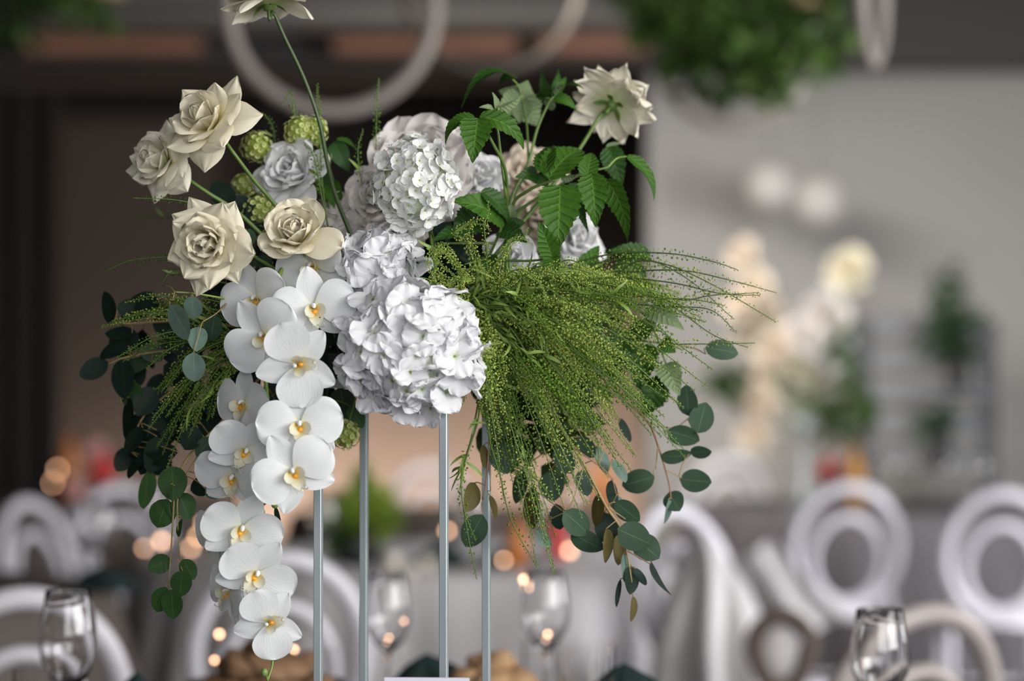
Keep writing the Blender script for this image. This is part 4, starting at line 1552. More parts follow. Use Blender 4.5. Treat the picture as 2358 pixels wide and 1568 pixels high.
rose('cream rose with sharp reflexed petals, highest of the left pair', at(462, 262, 2.93), face(-.45, .5, .75), pm(106, 2.93), R(20), M_CREAM, 11, stem=P3((540, 355, 2.96), (585, 415, 2.98), (640, 480, 3.0), (760, 640, 3.04)), open_=1.0)
rose('cream rose behind and below the highest left one', at(352, 362, 2.99), face(-.62, .25, .75), pm(92, 2.99), R(60), M_CREAM2, 12, stem=P3((430, 410, 3.0), (480, 445, 3.0), (560, 500, 3.02), (700, 640, 3.05)))
rose('cream rose with crumpled heart, nearest at the left', at(472, 562, 2.85), face(-.22, -.12, .97), pm(107, 2.85), R(100), M_CREAM, 13, n=(14, 11, 10), ruffle=.0022, stem=P3((520, 560, 2.93), (600, 600, 2.98), (720, 680, 3.02)))
rose('upright cupped cream rose above the orchids', at(678, 528, 2.89), face(-.06, .50, .86), pm(96, 2.89), R(10), M_CREAM, 14, n=(11, 10, 6), cup=.8, pointed=False, ruffle=.001, stem=P3((690, 600, 2.95), (740, 680, 3.0)))
rose('single cream rose at the top edge seen from below', at(612, -30, 2.97), face(-.12, .93, -.10), pm(98, 2.97), R(0), M_CREAM2, 15, stem=P3((630, 30, 2.975), (655, 85, 2.98), (700, 180, 2.985), (735, 280, 2.99), (755, 380, 3.0), (778, 465, 3.01), (850, 640, 3.03)), stemmat=M_STEMD, n=(6, 8, 18), open_=1.4, wide=.85)
rose('cream rose seen from behind at the upper right', at(1424, 222, 3.16), face(.35, .5, -.62), pm(92, 3.16), R(30), M_CREAM2, 16, n=(6, 10, 24), open_=1.6, wide=.72, ruffle=.004, stem=P3((1385, 262, 3.14), (1335, 342, 3.12), (1270, 430, 3.08), (1130, 600, 3.04)))
rose('white garden rose between the lime viburnum balls', at(668, 392, 3.05), face(-.35, .45, .80), pm(88, 3.05), R(50), M_WHITE, 17, n=(10, 10, 9), cup=.55, pointed=False, ruffle=.003, stem=P3((700, 480, 3.06), (780, 620, 3.05)))
rose('peach-cream rose blurred behind the raspberry stems, upper', at(1225, 400, 3.30), face(.1, .3, .9), pm(78, 3.30), R(0), M_PEACH, 18, n=(8, 9, 9), cup=.3, pointed=False, ruffle=.002, stem=P3((1180, 520, 3.22), (1080, 650, 3.08)))
rose('peach-cream rose blurred behind the raspberry stems, lower', at(1240, 492, 3.27), face(-.1, .1, .9), pm(76, 3.27), R(80), M_PEACH, 19, n=(8, 9, 9), cup=.3, pointed=False, ruffle=.002, stem=P3((1180, 580, 3.2), (1080, 680, 3.08)))
rose('white rose blurred behind the big raspberry leaf', at(1335, 545, 3.20), face(.4, .3, .85), pm(76, 3.20), R(30), M_WHITE, 20, n=(8, 9, 9), cup=.3, pointed=True, ruffle=.002, stem=P3((1250, 620, 3.15), (1100, 700, 3.06)))
rose('white rose glimpsed between pennycress at the centre right', at(1180, 590, 3.12), face(.1, .2, .95), pm(62, 3.12), R(0), M_WHITE, 21, n=(8, 8, 7), cup=.4, pointed=False, ruffle=.002, stem=P3((1120, 680, 3.08)))
rose('blush peony, largest and topmost bloom behind the snowball', at(965, 375, 3.10), face(-.05, .5, .85), pm(125, 3.10), R(0), M_BLUSH, 22, n=(12, 14, 14), cup=.5, pointed=False, ruffle=.004, name='peony', cat='peony', stem=P3((960, 560, 3.07)))
rose('blush peony at the left of the snowball', at(870, 450, 3.05), face(-.45, .15, .85), pm(88, 3.05), R(40), M_BLUSH, 23, n=(10, 12, 12), cup=.5, pointed=False, ruffle=.004, name='peony', cat='peony', stem=P3((900, 600, 3.05)))
rose('white peony at the right of the snowball', at(1098, 402, 3.12), face(.35, .35, .85), pm(72, 3.12), R(40), M_WHITE, 24, n=(8, 10, 9), cup=.5, pointed=False, ruffle=.003, name='peony', cat='peony', stem=P3((1060, 560, 3.08)))
rose('blush white rose behind the hydrangea and upright rose', at(905, 545, 3.04), face(.0, .3, .95), pm(78, 3.04), R(70), M_BLUSH, 26, n=(8, 10, 10), cup=.3, pointed=False, ruffle=.004, stem=P3((930, 640, 3.04)))

# ------------------------------------------------------------------ hydrangeas and the snowball
HP = floret_meshes(.0265, .0300, 8, (62, 84), k=10, ruf=.0032, fringe=.09, seed=100, curl=.15, nu=10, nv=9)
flower_head('large white hydrangea at the centre with fringed petals', at(945, 806, 2.865), pm(152, 2.93), face(-.02, -.1, 1), HP, M_HYD, 72, 4, 1, hemi=-.45, squash=(1.0, .92, .68), tilt=.5, jit=.2, core=.80, eyemat=M_STEML, stem=[at(950, 800, 2.98), at(950, 760, 3.02)])
flower_head('smaller white hydrangea just above the large one', at(875, 620, 2.93), pm(84, 2.97), face(-.1, .25, 1), HP, M_HYD, 36, 4, 2, hemi=-.3, squash=(1.05, .8, .8), tilt=.45, jit=.2, core=.75, eyemat=M_STEML, stem=[at(880, 640, 3.0), at(930, 740, 3.03)])
HP2 = floret_meshes(.018, .019, 5, (60, 80), k=8, ruf=.0014, fringe=.05, seed=150, curl=.15)
flower_head('blurred blush hydrangea behind the upright cream rose', at(795, 535, 3.10), pm(75, 3.10), face(0, .2, 1), HP2, M_BLUSH, 40, 4, 3, hemi=-.2, tilt=.35, jit=.2, stem=[at(800, 560, 3.1), at(880, 700, 3.05)])
SP = floret_meshes(.0118, .0122, 6, (58, 78), k=35, ruf=.0005, fringe=.03, seed=200, curl=-.05, nu=4, nv=5)
flower_head('bright white snowball bloom in front of the peonies', at(956, 424, 2.93), pm(104, 2.93), face(.05, .05, 1), SP, M_SNOW, 98, 5, 4, name='snowball_flower', hemi=-.15, squash=(.95, 1.05, .72), tilt=.38, jit=.22, core=.78, eye=.0007, eyemat=M_VIB, stem=[at(980, 480, 2.99), at(1000, 600, 3.03), at(980, 720, 3.03)])

# ------------------------------------------------------------------ viburnum
for i, (lab, px, py, d, r_) in enumerate((
        ('lime viburnum ball left of the white garden rose', 592, 338, 3.08, 38),
        ('lime viburnum ball above the white garden rose, left lobe', 690, 303, 3.07, 38),
        ('lime viburnum ball touching the tall rose stem', 722, 300, 3.10, 34),
        ('lime viburnum ball under the garden rose, partly shaded', 600, 482, 3.06, 42),
        ('small lime viburnum ball beside the crossing rose stem', 562, 425, 3.10, 28),
        ('pale green viburnum ball hanging below the hydrangea by the rods', 795, 1000, 3.02, 34))):
    c = at(px, py, d)
    viburnum(lab, c, pm(r_, d), 300 + i, stem=[c, c + Vector((.02, .01, -.05)) if i < 5 else c + Vector((.01, .02, .04)), at(840, 700 if i < 5 else 850, 3.04)])

# ------------------------------------------------------------------ orchids on one arching spray
orchid_meshes()
SPR = [at(700, 590, 2.97), at(640, 640, 2.93), at(625, 760, 2.92), at(612, 860, 2.92), at(618, 960, 2.91), at(600, 1080, 2.91), at(592, 1180, 2.92), at(588, 1290, 2.93), at(578, 1360, 2.93), at(620, 1440, 2.93), at(628, 1520, 2.92), at(616, 1568, 2.91)]
spray = thing('orchid_spray', 'hanging green orchid stem carrying white blooms and buds', 'orchid', SPR[0])
o0 = np.array(SPR[0])
V, F = tube(catmull([at(820, 700, 3.02)] + SPR, 6), (.003, .0025, .0012), 6)
obj('stem', mesh('stem', V - o0, F), M_STEML, spray)
for i, (px, py, r_, d) in enumerate(((633, 1160, 10, 2.89), (589, 1128, 12, 2.88), (604, 1178, 7, 2.89), (634, 1510, 11, 2.9), (609, 1548, 9, 2.9), (480, 975, 1, 2.9))):
    c = np.array(at(px, py, d)) - o0
    if i == 5:
        continue
    V, F = sphere((0, 0, 0), (pm(r_, d) * .92, pm(r_, d) * .9, pm(r_, d) * 1.12), 12, 8)
    obj('bud', mesh('bud', V + c, F), M_BUD, spray)
    near = min(SPR, key=lambda q: (q - at(px, py, d)).length)
    V, F = tube(catmull([near, (near + at(px, py, d)) / 2 + Vector((0, -.003, .006)), at(px, py, d)], 4), .0013, 5)
    obj('bud_stalk', mesh('bud_stalk', V - o0, F), M_STEML, spray)

ORCH = [
    ('white orchid highest on the spray, tucked against the upright rose', 722, 612, 2.925, (-.45, -.1, .9), 28, .98, ),
    ('white orchid turned left, second from the top and half covered', 592, 688, 2.90, (-.5, -.15, .85), 22, .98),
    ('white orchid with a black speck on its lip, top right of the spray', 722, 708, 2.865, (.18, -.1, .97), 12, 1.0),
    ('white orchid at the left with a rounded upper petal', 608, 772, 2.865, (-.25, -.15, .95), 42, 1.02),
    ('white orchid with a wide petal above its orange throat', 684, 838, 2.815, (.0, -.22, .97), 102, 1.0),
    ('white orchid seen side-on at mid left', 562, 930, 2.895, (-.62, -.05, .75), -6, .92),
    ('white orchid facing us squarely, right of the spray middle', 690, 978, 2.82, (.10, -.12, .98), 8, 1.0),
    ('white orchid below the square-on one with a tilted face', 676, 1086, 2.81, (.08, -.12, .98), 30, 1.0),
    ('white orchid left of the spray middle, facing down', 566, 1036, 2.86, (.0, -.42, .88), -32, .92),
    ('white orchid at the far left of the spray, petals cupped', 538, 1098, 2.885, (-.35, -.42, .85), -14, .95),
    ('white orchid with strong veins at the lower middle', 556, 1216, 2.86, (.12, -.35, .9), -22, .98),
    ('white orchid in profile at the lower left', 500, 1238, 2.90, (-.85, -.1, .45), -22, .86),
    ('white orchid third from the bottom with a yellow throat', 590, 1320, 2.86, (.12, -.3, .9), -36, .98),
    ('white orchid in profile, second from the bottom', 527, 1362, 2.90, (-.8, -.05, .5), -18, .86),
    ('lowest white orchid above the bottom bud', 618, 1434, 2.86, (.05, -.1, .97), 108, .86),
]
for i, (lab, px, py, d, f, roll, s) in enumerate(ORCH):
    orchid(lab, px, py, d, face(*f), roll, s, 500 + i)

# ------------------------------------------------------------------ raspberry branches
rr = random.Random(77)
n_up = Vector((-.1, -.85, .5))
n_fr = Vector((0, -1, .15))
n_rt = Vector((.5, -.7, .4))
n_lf = Vector((-.5, -.7, .4))
n_top = Vector((0, -.45, .9))


def rasp(label, base, twigs, leaves):
    b = Branch('raspberry_branch', label, 'branch', at(*base), 'raspberry branches')
    for pts, r_ in twigs:
        b.twig([at(*q) for q in pts], r_, M_STEM if r_[0] > .0015 else M_STEML, name='stalk')
    for i, (bs, tp, wpx, nh, m_, k) in enumerate(leaves):
        k = dict(k)
        k.setdefault('serr', .14)
        k.setdefault('nserr', 12)
        k.setdefault('arch', .14)
        k.setdefault('fold', .22)
        k.setdefault('ruf', .015)
        b.leaf(at(*bs), at(*tp), pm(wpx, bs[2]), nh, m_, nv=36, nu=8, seed=i, **k)
        # leaf stalk
    return b


G, GD, GL = M_RASP, M_RASPD, M_RASPL
rasp('raspberry sprig with bright toothed leaves right of the snowball', (1165, 640, 3.03),
     [([(1165, 640, 3.03), (1168, 470, 3.01), (1163, 390, 2.97), (1135, 330, 2.94), (1108, 280, 2.93)], (.0026, .0016)),
      ([(1166, 460, 3.0), (1152, 350, 2.98), (1143, 290, 2.97), (1120, 268, 2.96)], (.0022, .0014)),
      ([(1143, 290, 2.97), (1146, 265, 2.99), (1148, 245, 3.0)], (.0012, .001))],
     [((1095, 272, 2.93), (1026, 334, 2.94), 40, n_lf, G, dict(arch=.22, side=.10)),
      ((1100, 272, 2.925), (1088, 376, 2.90), 78, n_fr, G, dict(fold=.30, arch=.12)),
      ((1104, 268, 2.93), (1206, 345, 2.95), 52, n_up, G, dict(arch=.22, side=-.06)),
      ((1145, 250, 3.0), (1205, 208, 3.02), 34, Vector((0, -.6, -.8)), GL, dict()),
      ((1143, 252, 3.0), (1133, 212, 3.0), 18, n_rt, GL, dict()),
      ((1140, 258, 3.0), (1102, 248, 2.98), 22, n_up, GL, dict())])
rasp('raspberry sprig with drooping dark leaf and pale undersides at the top', (1175, 655, 3.06),
     [([(1175, 655, 3.06), (1172, 480, 3.08), (1215, 380, 3.1), (1236, 300, 3.1), (1262, 240, 3.1), (1275, 222, 3.1)], (.0026, .0015)),
      ([(1217, 370, 3.1), (1213, 290, 3.12), (1204, 232, 3.13)], (.0017, .0012)),
      ([(1204, 232, 3.13), (1195, 200, 3.13), (1180, 182, 3.12)], (.0011, .001))],
     [((1190, 182, 3.10), (1062, 250, 3.06), 44, n_top, GD, dict(arch=.30)),
      ((1150, 188, 3.12), (1193, 180, 3.10), 34, n_up, GD, dict()),
      ((1204, 230, 3.13), (1240, 292, 3.16), 80, Vector((.2, -.9, -.4)), GL, dict(arch=-.08, fold=-.1)),
      ((1202, 228, 3.13), (1146, 255, 3.12), 66, Vector((-.2, -.9, -.4)), GL, dict(arch=-.08, fold=-.1)),
      ((1204, 226, 3.13), (1215, 185, 3.15), 60, Vector((.0, -.9, -.4)), GL, dict(arch=-.05, fold=-.1)),
      ((1202, 228, 3.13), (1195, 285, 3.13), 55, Vector((-.1, -.9, -.4)), GL, dict(arch=-.08)),
      ((1200, 226, 3.14), (1148, 208, 3.14), 50, Vector((-.1, -.9, -.4)), GL, dict(arch=-.06)),
      ((1272, 222, 3.10), (1248, 160, 3.08), 34, n_lf, GD, dict()),
      ((1274, 222, 3.10), (1284, 158, 3.12), 30, n_rt, GD, dict(twist=1.0)),
      ((1276, 224, 3.10), (1345, 205, 3.06), 36, n_top, GD, dict(arch=.2)),
      ((1276, 226, 3.10), (1328, 254, 3.10), 30, n_up, G, dict(arch=.25)),
      ((1272, 226, 3.10), (1238, 218, 3.14), 40, n_fr, GD, dict()),
      ((1274, 224, 3.10), (1305, 178, 3.12), 24, n_fr, G, dict()),
      ((1274, 228, 3.10), (1262, 250, 3.12), 34, n_fr, GL, dict())])
rasp('raspberry branch with the largest hanging leaves at the upper right', (1150, 690, 3.04),
     [([(1150, 690, 3.04), (1175, 490, 3.03), (1215, 440, 3.01), (1280, 412, 2.99)], (.0026, .0018)),
      ([(1172, 500, 3.03), (1240, 455, 3.02), (1330, 405, 3.02), (1400, 385, 3.03)], (.0022, .0014)),
      ([(1400, 385, 3.03), (1420, 365, 3.04), (1442, 360, 3.04)], (.0012, .001)),
      ([(1180, 500, 3.05), (1190, 440, 3.06), (1215, 400, 3.06)], (.0016, .0012))],
     [((1290, 425, 2.98), (1284, 578, 2.95), 104, n_fr, G, dict(arch=.10, fold=.2)),
      ((1262, 412, 2.99), (1345, 350, 3.05), 92, Vector((.1, -.6, .8)), G, dict(arch=.16)),
      ((1258, 398, 2.99), (1272, 338, 3.04), 60, Vector((-.4, -.8, .4)), G, dict()),
      ((1362, 400, 2.99), (1372, 524, 2.98), 72, n_fr, G, dict(fold=.3, arch=.15)),
      ((1350, 412, 3.0), (1362, 352, 3.03), 50, n_fr, G, dict(fold=.3)),
      ((1396, 415, 3.0), (1445, 556, 3.0), 58, n_lf, G, dict(arch=.10, side=-.13, twist=.5)),
      ((1442, 360, 3.04), (1506, 464, 3.05), 36, n_rt, G, dict(arch=.12, side=-.12)),
      ((1400, 338, 3.10), (1432, 432, 3.10), 58, n_fr, GD, dict()),
      ((1398, 345, 3.10), (1440, 335, 3.12), 26, n_top, GL, dict()),
      ((1238, 402, 3.02), (1186, 408, 3.0), 40, n_fr, GD, dict()),
      ((1238, 400, 3.02), (1262, 430, 3.02), 44, n_fr, GD, dict()),
      ((1292, 408, 3.0), (1338, 392, 3.02), 30, Vector((0, -.6, -.8)), GL, dict()),
      ((1340, 470, 3.02), (1356, 536, 3.0), 22, n_lf, GD, dict()),
      ((1335, 420, 3.04), (1330, 490, 3.06), 90, n_fr, GD, dict())])
rasp('low raspberry sprig with broad dark leaves under the snowball', (1100, 640, 3.03),
     [([(1100, 640, 3.03), (1140, 560, 3.0), (1155, 500, 2.99), (1110, 450, 2.98)], (.002, .0014)),
      ([(1140, 560, 3.0), (1060, 560, 3.0), (1000, 560, 3.0)], (.002, .0012)),
      ([(1140, 600, 3.0), (1230, 600, 2.98), (1270, 590, 2.96)], (.002, .0012))],
     [((1160, 508, 2.99), (1036, 462, 2.95), 86, n_up, G, dict(arch=.12)),
      ((1108, 440, 2.97), (1172, 520, 3.0), 54, n_rt, GD, dict(arch=.15)),
      ((1100, 500, 3.0), (1040, 540, 2.98), 80, n_fr, GD, dict()),
      ((1080, 540, 3.0), (990, 560, 2.96), 50, n_up, GD, dict()),
      ((1150, 530, 3.0), (1215, 560, 2.98), 56, n_up, GD, dict()),
      ((1120, 590, 3.0), (1135, 660, 2.98), 60, n_fr, GD, dict()),
      ((1272, 596, 2.95), (1240, 508, 2.93), 54, n_fr, G, dict(fold=.3, arch=.05)),
      ((1270, 592, 2.95), (1278, 640, 2.93), 44, n_up, G, dict()),
      ((1275, 560, 2.97), (1235, 530, 2.95), 30, n_fr, G, dict()),
      ((1172, 505, 3.0), (1178, 470, 3.0), 34, n_fr, GL, dict()),
      ((1170, 520, 3.0), (1210, 512, 3.0), 34, n_fr, GD, dict())])
rasp('raspberry sprig with ribbed leaves at the right rim of the greenery', (1200, 740, 3.06),
     [([(1200, 740, 3.06), (1340, 690, 3.07), (1480, 720, 3.07), (1535, 840, 3.05)], (.0026, .0014)),
      ([(1300, 690, 3.06), (1360, 620, 3.06), (1400, 600, 3.06)], (.002, .0012))],
     [((1330, 645, 3.06), (1380, 565, 3.08), 50, n_fr, G, dict()),
      ((1310, 630, 3.04), (1340, 680, 3.02), 60, n_fr, GD, dict()),
      ((1500, 595, 3.10), (1395, 580, 3.08), 50, n_up, GD, dict()),
      ((1420, 600, 3.08), (1490, 640, 3.08), 70, n_fr, GD, dict()),
      ((1380, 600, 3.08), (1330, 640, 3.08), 60, n_fr, GD, dict()),
      ((1490, 715, 3.06), (1575, 760, 3.04), 56, n_up, GL, dict()),
      ((1530, 838, 3.04), (1565, 912, 3.02), 62, n_fr, GL, dict()),
      ((1520, 790, 3.05), (1556, 812, 3.04), 48, n_fr, G, dict()),
      ((1500, 870, 3.05), (1530, 916, 3.03), 46, n_fr, GD, dict()),
      ((1480, 790, 3.08), (1470, 900, 3.07), 80, n_fr, GD, dict()),
      ((1440, 760, 3.08), (1400, 860, 3.08), 80, n_fr, GD, dict()),
      ((1520, 880, 3.08), (1480, 960, 3.08), 70, n_fr, GD, dict())])
rasp('small yellow-green leaf sprig between the tall stem and the peonies', (850, 640, 3.08),
     [([(850, 640, 3.08), (760, 480, 3.1), (755, 400, 3.1), (768, 335, 3.12)], (.002, .0012))],
     [((768, 328, 3.12), (804, 396, 3.12), 46, n_fr, M_EUCN, dict(serr=0)),
      ((775, 322, 3.12), (824, 352, 3.13), 34, n_top, G, dict(serr=0)),
      ((758, 340, 3.12), (752, 378, 3.12), 30, n_fr, G, dict(serr=0)),
      ((742, 400, 3.1), (750, 470, 3.08), 40, n_fr, M_EUCN, dict(serr=0)),
      ((760, 420, 3.1), (790, 470, 3.08), 34, n_fr, G, dict(serr=0)),
      ((730, 430, 3.08), (770, 480, 3.06), 36, n_rt, G, dict(serr=0))])

# ------------------------------------------------------------------ eucalyptus
def euc_branch(label, base, twigs, leaves, seed, d0, default):
    rnd = random.Random(seed)
    b = Branch('eucalyptus_branch', label, 'branch', at(*base), 'eucalyptus branches')
    pts = []
    for tw, r_, m_ in twigs:
        P = [at(*q) for q in tw]
        b.twig(P, r_, m_)
        pts += [Vector(q) for q in catmull(P, 6)]
    for L in leaves:
        cx_, cy_, ln, wd, ang = L[:5]
        m_ = L[5] if len(L) > 5 else default
        d = L[6] if len(L) > 6 else d0
        a = R(ang)
        b0 = at(cx_ - math.cos(a) * ln / 2, cy_ + math.sin(a) * ln / 2, d)
        near = min(pts, key=lambda q: (q - b0).length)
        b.euc(cx_, cy_, ln, wd, ang, d, m_, rnd, near)
    return b


E, ED, EG, EO, EN = M_EUC, M_EUCD, M_EUCG, M_EUCO, M_EUCN
euc_branch('grey-green eucalyptus with loose round leaves at the far right', (1300, 800, 3.08),
           [([(1300, 800, 3.08), (1400, 880, 3.08), (1450, 930, 3.07), (1495, 975, 3.06), (1520, 1040, 3.05), (1540, 1110, 3.05), (1545, 1150, 3.05)], (.0024, .001), M_TWIGR),
            ([(1495, 975, 3.06), (1550, 985, 3.06), (1590, 960, 3.06)], (.0009, .0007), M_TWIG),
            ([(1530, 1080, 3.05), (1570, 1100, 3.05)], (.0009, .0007), M_TWIG),
            ([(1515, 1030, 3.05), (1510, 1080, 3.05)], (.0009, .0007), M_TWIG),
            ([(1400, 880, 3.08), (1520, 800, 3.08), (1590, 800, 3.07), (1625, 815, 3.06)], (.0014, .0007), M_TWIG)],
           [(1583, 922, 72, 46, 95), (1616, 962, 74, 58, 75), (1574, 1003, 78, 48, -18), (1556, 1047, 72, 30, 2), (1614, 1041, 50, 28, 2),
            (1602, 1107, 74, 54, -5), (1470, 1108, 78, 56, 195), (1553, 1155, 50, 50, -60), (1534, 1178, 56, 20, -100, EG), (1662, 808, 78, 50, -10)], 1, 3.05, E)
euc_branch('eucalyptus branch hanging lowest right of the rods', (1180, 800, 3.02),
           [([(1180, 800, 3.02), (1270, 950, 3.0), (1345, 1070, 2.99), (1395, 1165, 2.98), (1428, 1215, 2.98), (1445, 1280, 2.98), (1455, 1340, 2.98)], (.0024, .001), M_TWIG),
            ([(1395, 1165, 2.98), (1440, 1195, 2.98)], (.001, .0007), M_TWIG),
            ([(1430, 1260, 2.98), (1500, 1300, 2.98)], (.001, .0007), M_TWIGR),
            ([(1320, 1030, 2.99), (1400, 1090, 3.0), (1420, 1140, 3.0)], (.001, .0007), M_TWIGR),
            ([(1345, 1070, 2.99), (1320, 1150, 2.98), (1300, 1180, 2.98)], (.001, .0007), M_TWIG)],
           [(1326, 1203, 76, 60, -42, E, 2.97), (1352, 1246, 84, 52, -28, E, 2.985), (1398, 1218, 78, 56, -80, ED, 3.01), (1445, 1178, 72, 44, -38), (1461, 1236, 84, 68, -25, E, 2.96),
            (1490, 1262, 74, 62, -40, E, 2.985), (1395, 1257, 78, 24, -90, EO), (1424, 1266, 72, 30, -92, EO, 3.0), (1437, 1308, 66, 22, -88, EG), (1452, 1336, 66, 32, -92, ED),
            (1476, 1328, 46, 18, -62, EG), (1526, 1334, 92, 20, -58, EG), (1424, 1366, 66, 13, 262, ED), (1455, 1402, 60, 17, 265, EO),
            (1346, 1112, 62, 40, -80, EG, 3.02), (1425, 1085, 62, 30, -60, EG, 3.03), (1412, 1140, 70, 30, -85, ED, 3.02), (1425, 1160, 40, 26, -80, EG, 3.03),
            (1225, 1170, 96, 46, -85, EO, 3.03), (1195, 1120, 80, 40, -100, E, 3.03), (1252, 1240, 52, 32, -50, EG, 2.99), (1285, 1190, 60, 40, -80, ED, 3.02),
            (1375, 1175, 76, 30, -95, EO, 3.0), (1440, 990, 60, 20, -70, EG, 3.05), (1270, 1120, 70, 60, -80, E, 3.04), (1350, 1030, 60, 40, -50, E, 3.05), (1300, 1060, 70, 50, -60, E, 3.05), (1385, 1060, 70, 30, -70, EG, 3.05)], 2, 2.98, E)
euc_branch('short eucalyptus sprig hanging beside the fourth rod', (1120, 860, 3.0),
           [([(1120, 860, 3.0), (1128, 960, 2.98), (1122, 1080, 2.97), (1112, 1150, 2.97)], (.0016, .0008), M_TWIGR),
            ([(1124, 1050, 2.975), (1130, 1130, 2.97)], (.0008, .0006), M_TWIGR)],
           [(1115, 1052, 56, 22, -90, EO), (1083, 1145, 70, 42, -108, M_EUCO), (1092, 1222, 84, 60, -118, E), (1134, 1168, 58, 13, -75, EO), (1162, 1055, 74, 70, -80, E, 3.02), (1150, 985, 60, 40, -90, E, 3.03)], 3, 2.97, E)

euc_branch('grey eucalyptus sprig with mottled leaves left of the orchids', (760, 740, 3.02),
           [([(760, 740, 3.02), (640, 715, 2.98), (530, 690, 2.92), (450, 676, 2.89), (402, 672, 2.88)], (.0018, .001), M_STEML),
            ([(530, 690, 2.92), (500, 720, 2.90), (465, 742, 2.89)], (.0009, .0007), M_TWIG),
            ([(402, 672, 2.88), (398, 690, 2.88)], (.0007, .0006), M_TWIG)],
           [(412, 742, 90, 50, -62, EG, 2.88), (445, 708, 54, 44, -88, EG, 2.885), (455, 781, 58, 46, -95, EG, 2.885), (447, 845, 68, 54, -88, EG, 2.88), (490, 755, 62, 44, -100, E, 2.93), (345, 655, 60, 8, 175, EG, 2.9)], 4, 2.88, EG)
rnd = random.Random(5)
fill = []
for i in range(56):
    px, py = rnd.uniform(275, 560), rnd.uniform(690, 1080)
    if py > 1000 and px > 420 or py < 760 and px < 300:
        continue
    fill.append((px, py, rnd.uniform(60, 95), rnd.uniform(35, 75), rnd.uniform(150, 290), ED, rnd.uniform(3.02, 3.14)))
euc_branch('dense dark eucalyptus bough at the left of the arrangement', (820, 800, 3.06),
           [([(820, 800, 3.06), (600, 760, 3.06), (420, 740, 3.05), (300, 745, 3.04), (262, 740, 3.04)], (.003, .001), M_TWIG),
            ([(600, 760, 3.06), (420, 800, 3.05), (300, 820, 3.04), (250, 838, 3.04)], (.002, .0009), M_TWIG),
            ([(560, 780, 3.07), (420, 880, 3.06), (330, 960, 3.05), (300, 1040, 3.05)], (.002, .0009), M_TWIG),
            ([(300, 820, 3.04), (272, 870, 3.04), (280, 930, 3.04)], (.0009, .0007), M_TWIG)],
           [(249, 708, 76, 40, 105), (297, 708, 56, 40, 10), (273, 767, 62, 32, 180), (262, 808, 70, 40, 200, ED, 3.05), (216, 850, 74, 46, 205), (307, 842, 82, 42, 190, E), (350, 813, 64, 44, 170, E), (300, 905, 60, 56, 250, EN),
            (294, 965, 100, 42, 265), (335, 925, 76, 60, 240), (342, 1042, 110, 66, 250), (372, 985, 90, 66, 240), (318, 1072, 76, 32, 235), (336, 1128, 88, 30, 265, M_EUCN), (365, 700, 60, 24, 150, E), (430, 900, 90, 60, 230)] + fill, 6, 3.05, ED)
euc_branch('eucalyptus trail of round leaves hanging beside the orchids', (640, 820, 3.0),
           [([(640, 820, 3.0), (520, 960, 2.98), (435, 1050, 2.96), (405, 1120, 2.95), (398, 1200, 2.95), (392, 1290, 2.95), (388, 1345, 2.95)], (.002, .0007), M_TWIG),
            ([(520, 960, 2.98), (450, 1060, 2.96), (412, 1130, 2.95), (410, 1220, 2.95), (418, 1315, 2.95)], (.0014, .0007), M_TWIG)],
           [(398, 1113, 82, 70, -88, M_EUCN, 2.95), (374, 1182, 70, 62, 250, EN), (424, 1166, 66, 58, -70, EN, 2.96), (394, 1152, 74, 14, -90, EG, 2.935), (367, 1299, 58, 46, 200, EN), (434, 1311, 54, 40, -60, EN), (417, 1344, 62, 50, -95, EN, 2.945),
            (371, 1380, 62, 46, -110, EN), (397, 1391, 68, 52, -88, EN, 2.945), (415, 1216, 40, 14, -95, EN), (463, 1120, 52, 46, 200, ED), (490, 1135, 40, 30, -30, E), (470, 1030, 56, 40, 230, E), (440, 1010, 60, 50, 240, ED)], 7, 2.95, EN)
euc_branch('eucalyptus leaves showing between the left roses', (800, 740, 3.05),
           [([(800, 740, 3.05), (660, 620, 3.05), (560, 520, 3.06), (510, 460, 3.06)], (.002, .001), M_STEMD),
            ([(800, 740, 3.05), (620, 660, 3.04), (500, 640, 3.04)], (.002, .001), M_STEMD)],
           [(512, 448, 76, 56, 130, ED, 3.08), (572, 548, 44, 36, 80, E, 2.98), (602, 604, 52, 28, 180, E, 2.98), (540, 620, 70, 50, 200, ED), (600, 650, 80, 60, 200, ED), (480, 660, 80, 50, 180, ED), (545, 690, 80, 60, 220, ED), (640, 620, 70, 50, 160, ED),
            (590, 500, 70, 50, 120, ED), (700, 640, 90, 70, 200, ED, 3.04), (500, 700, 80, 60, 200, ED), (560, 470, 50, 40, 120, ED)], 8, 3.05, ED)
euc_branch('dark eucalyptus leaves below the hydrangea beside the orchids', (800, 820, 3.06),
           [([(800, 820, 3.06), (760, 880, 3.05), (745, 940, 3.04)], (.002, .001), M_STEMD),
            ([(800, 820, 3.06), (700, 860, 3.05), (560, 960, 3.04), (500, 1000, 3.02)], (.002, .001), M_STEMD)],
           [(745, 905, 84, 50, 130, ED), (790, 930, 80, 60, -80, E), (770, 965, 60, 50, 250, E), (820, 960, 60, 40, -60, EN), (700, 920, 80, 60, 240, ED), (640, 900, 90, 70, 230, ED), (600, 960, 90, 70, 220, ED), (540, 980, 80, 60, 220, ED),
            (500, 1010, 70, 50, 220, E), (720, 780, 100, 80, 200, ED), (780, 760, 90, 80, 200, ED), (760, 850, 90, 80, 200, ED), (500, 930, 80, 60, 200, ED), (560, 880, 90, 70, 200, ED), (640, 1195, 60, 16, -80, E, 2.95), (645, 1385, 84, 26, -88, M_EUCN, 2.95),
            (575, 1352, 44, 34, -40, M_EUCN, 2.95)], 9, 3.05, ED)

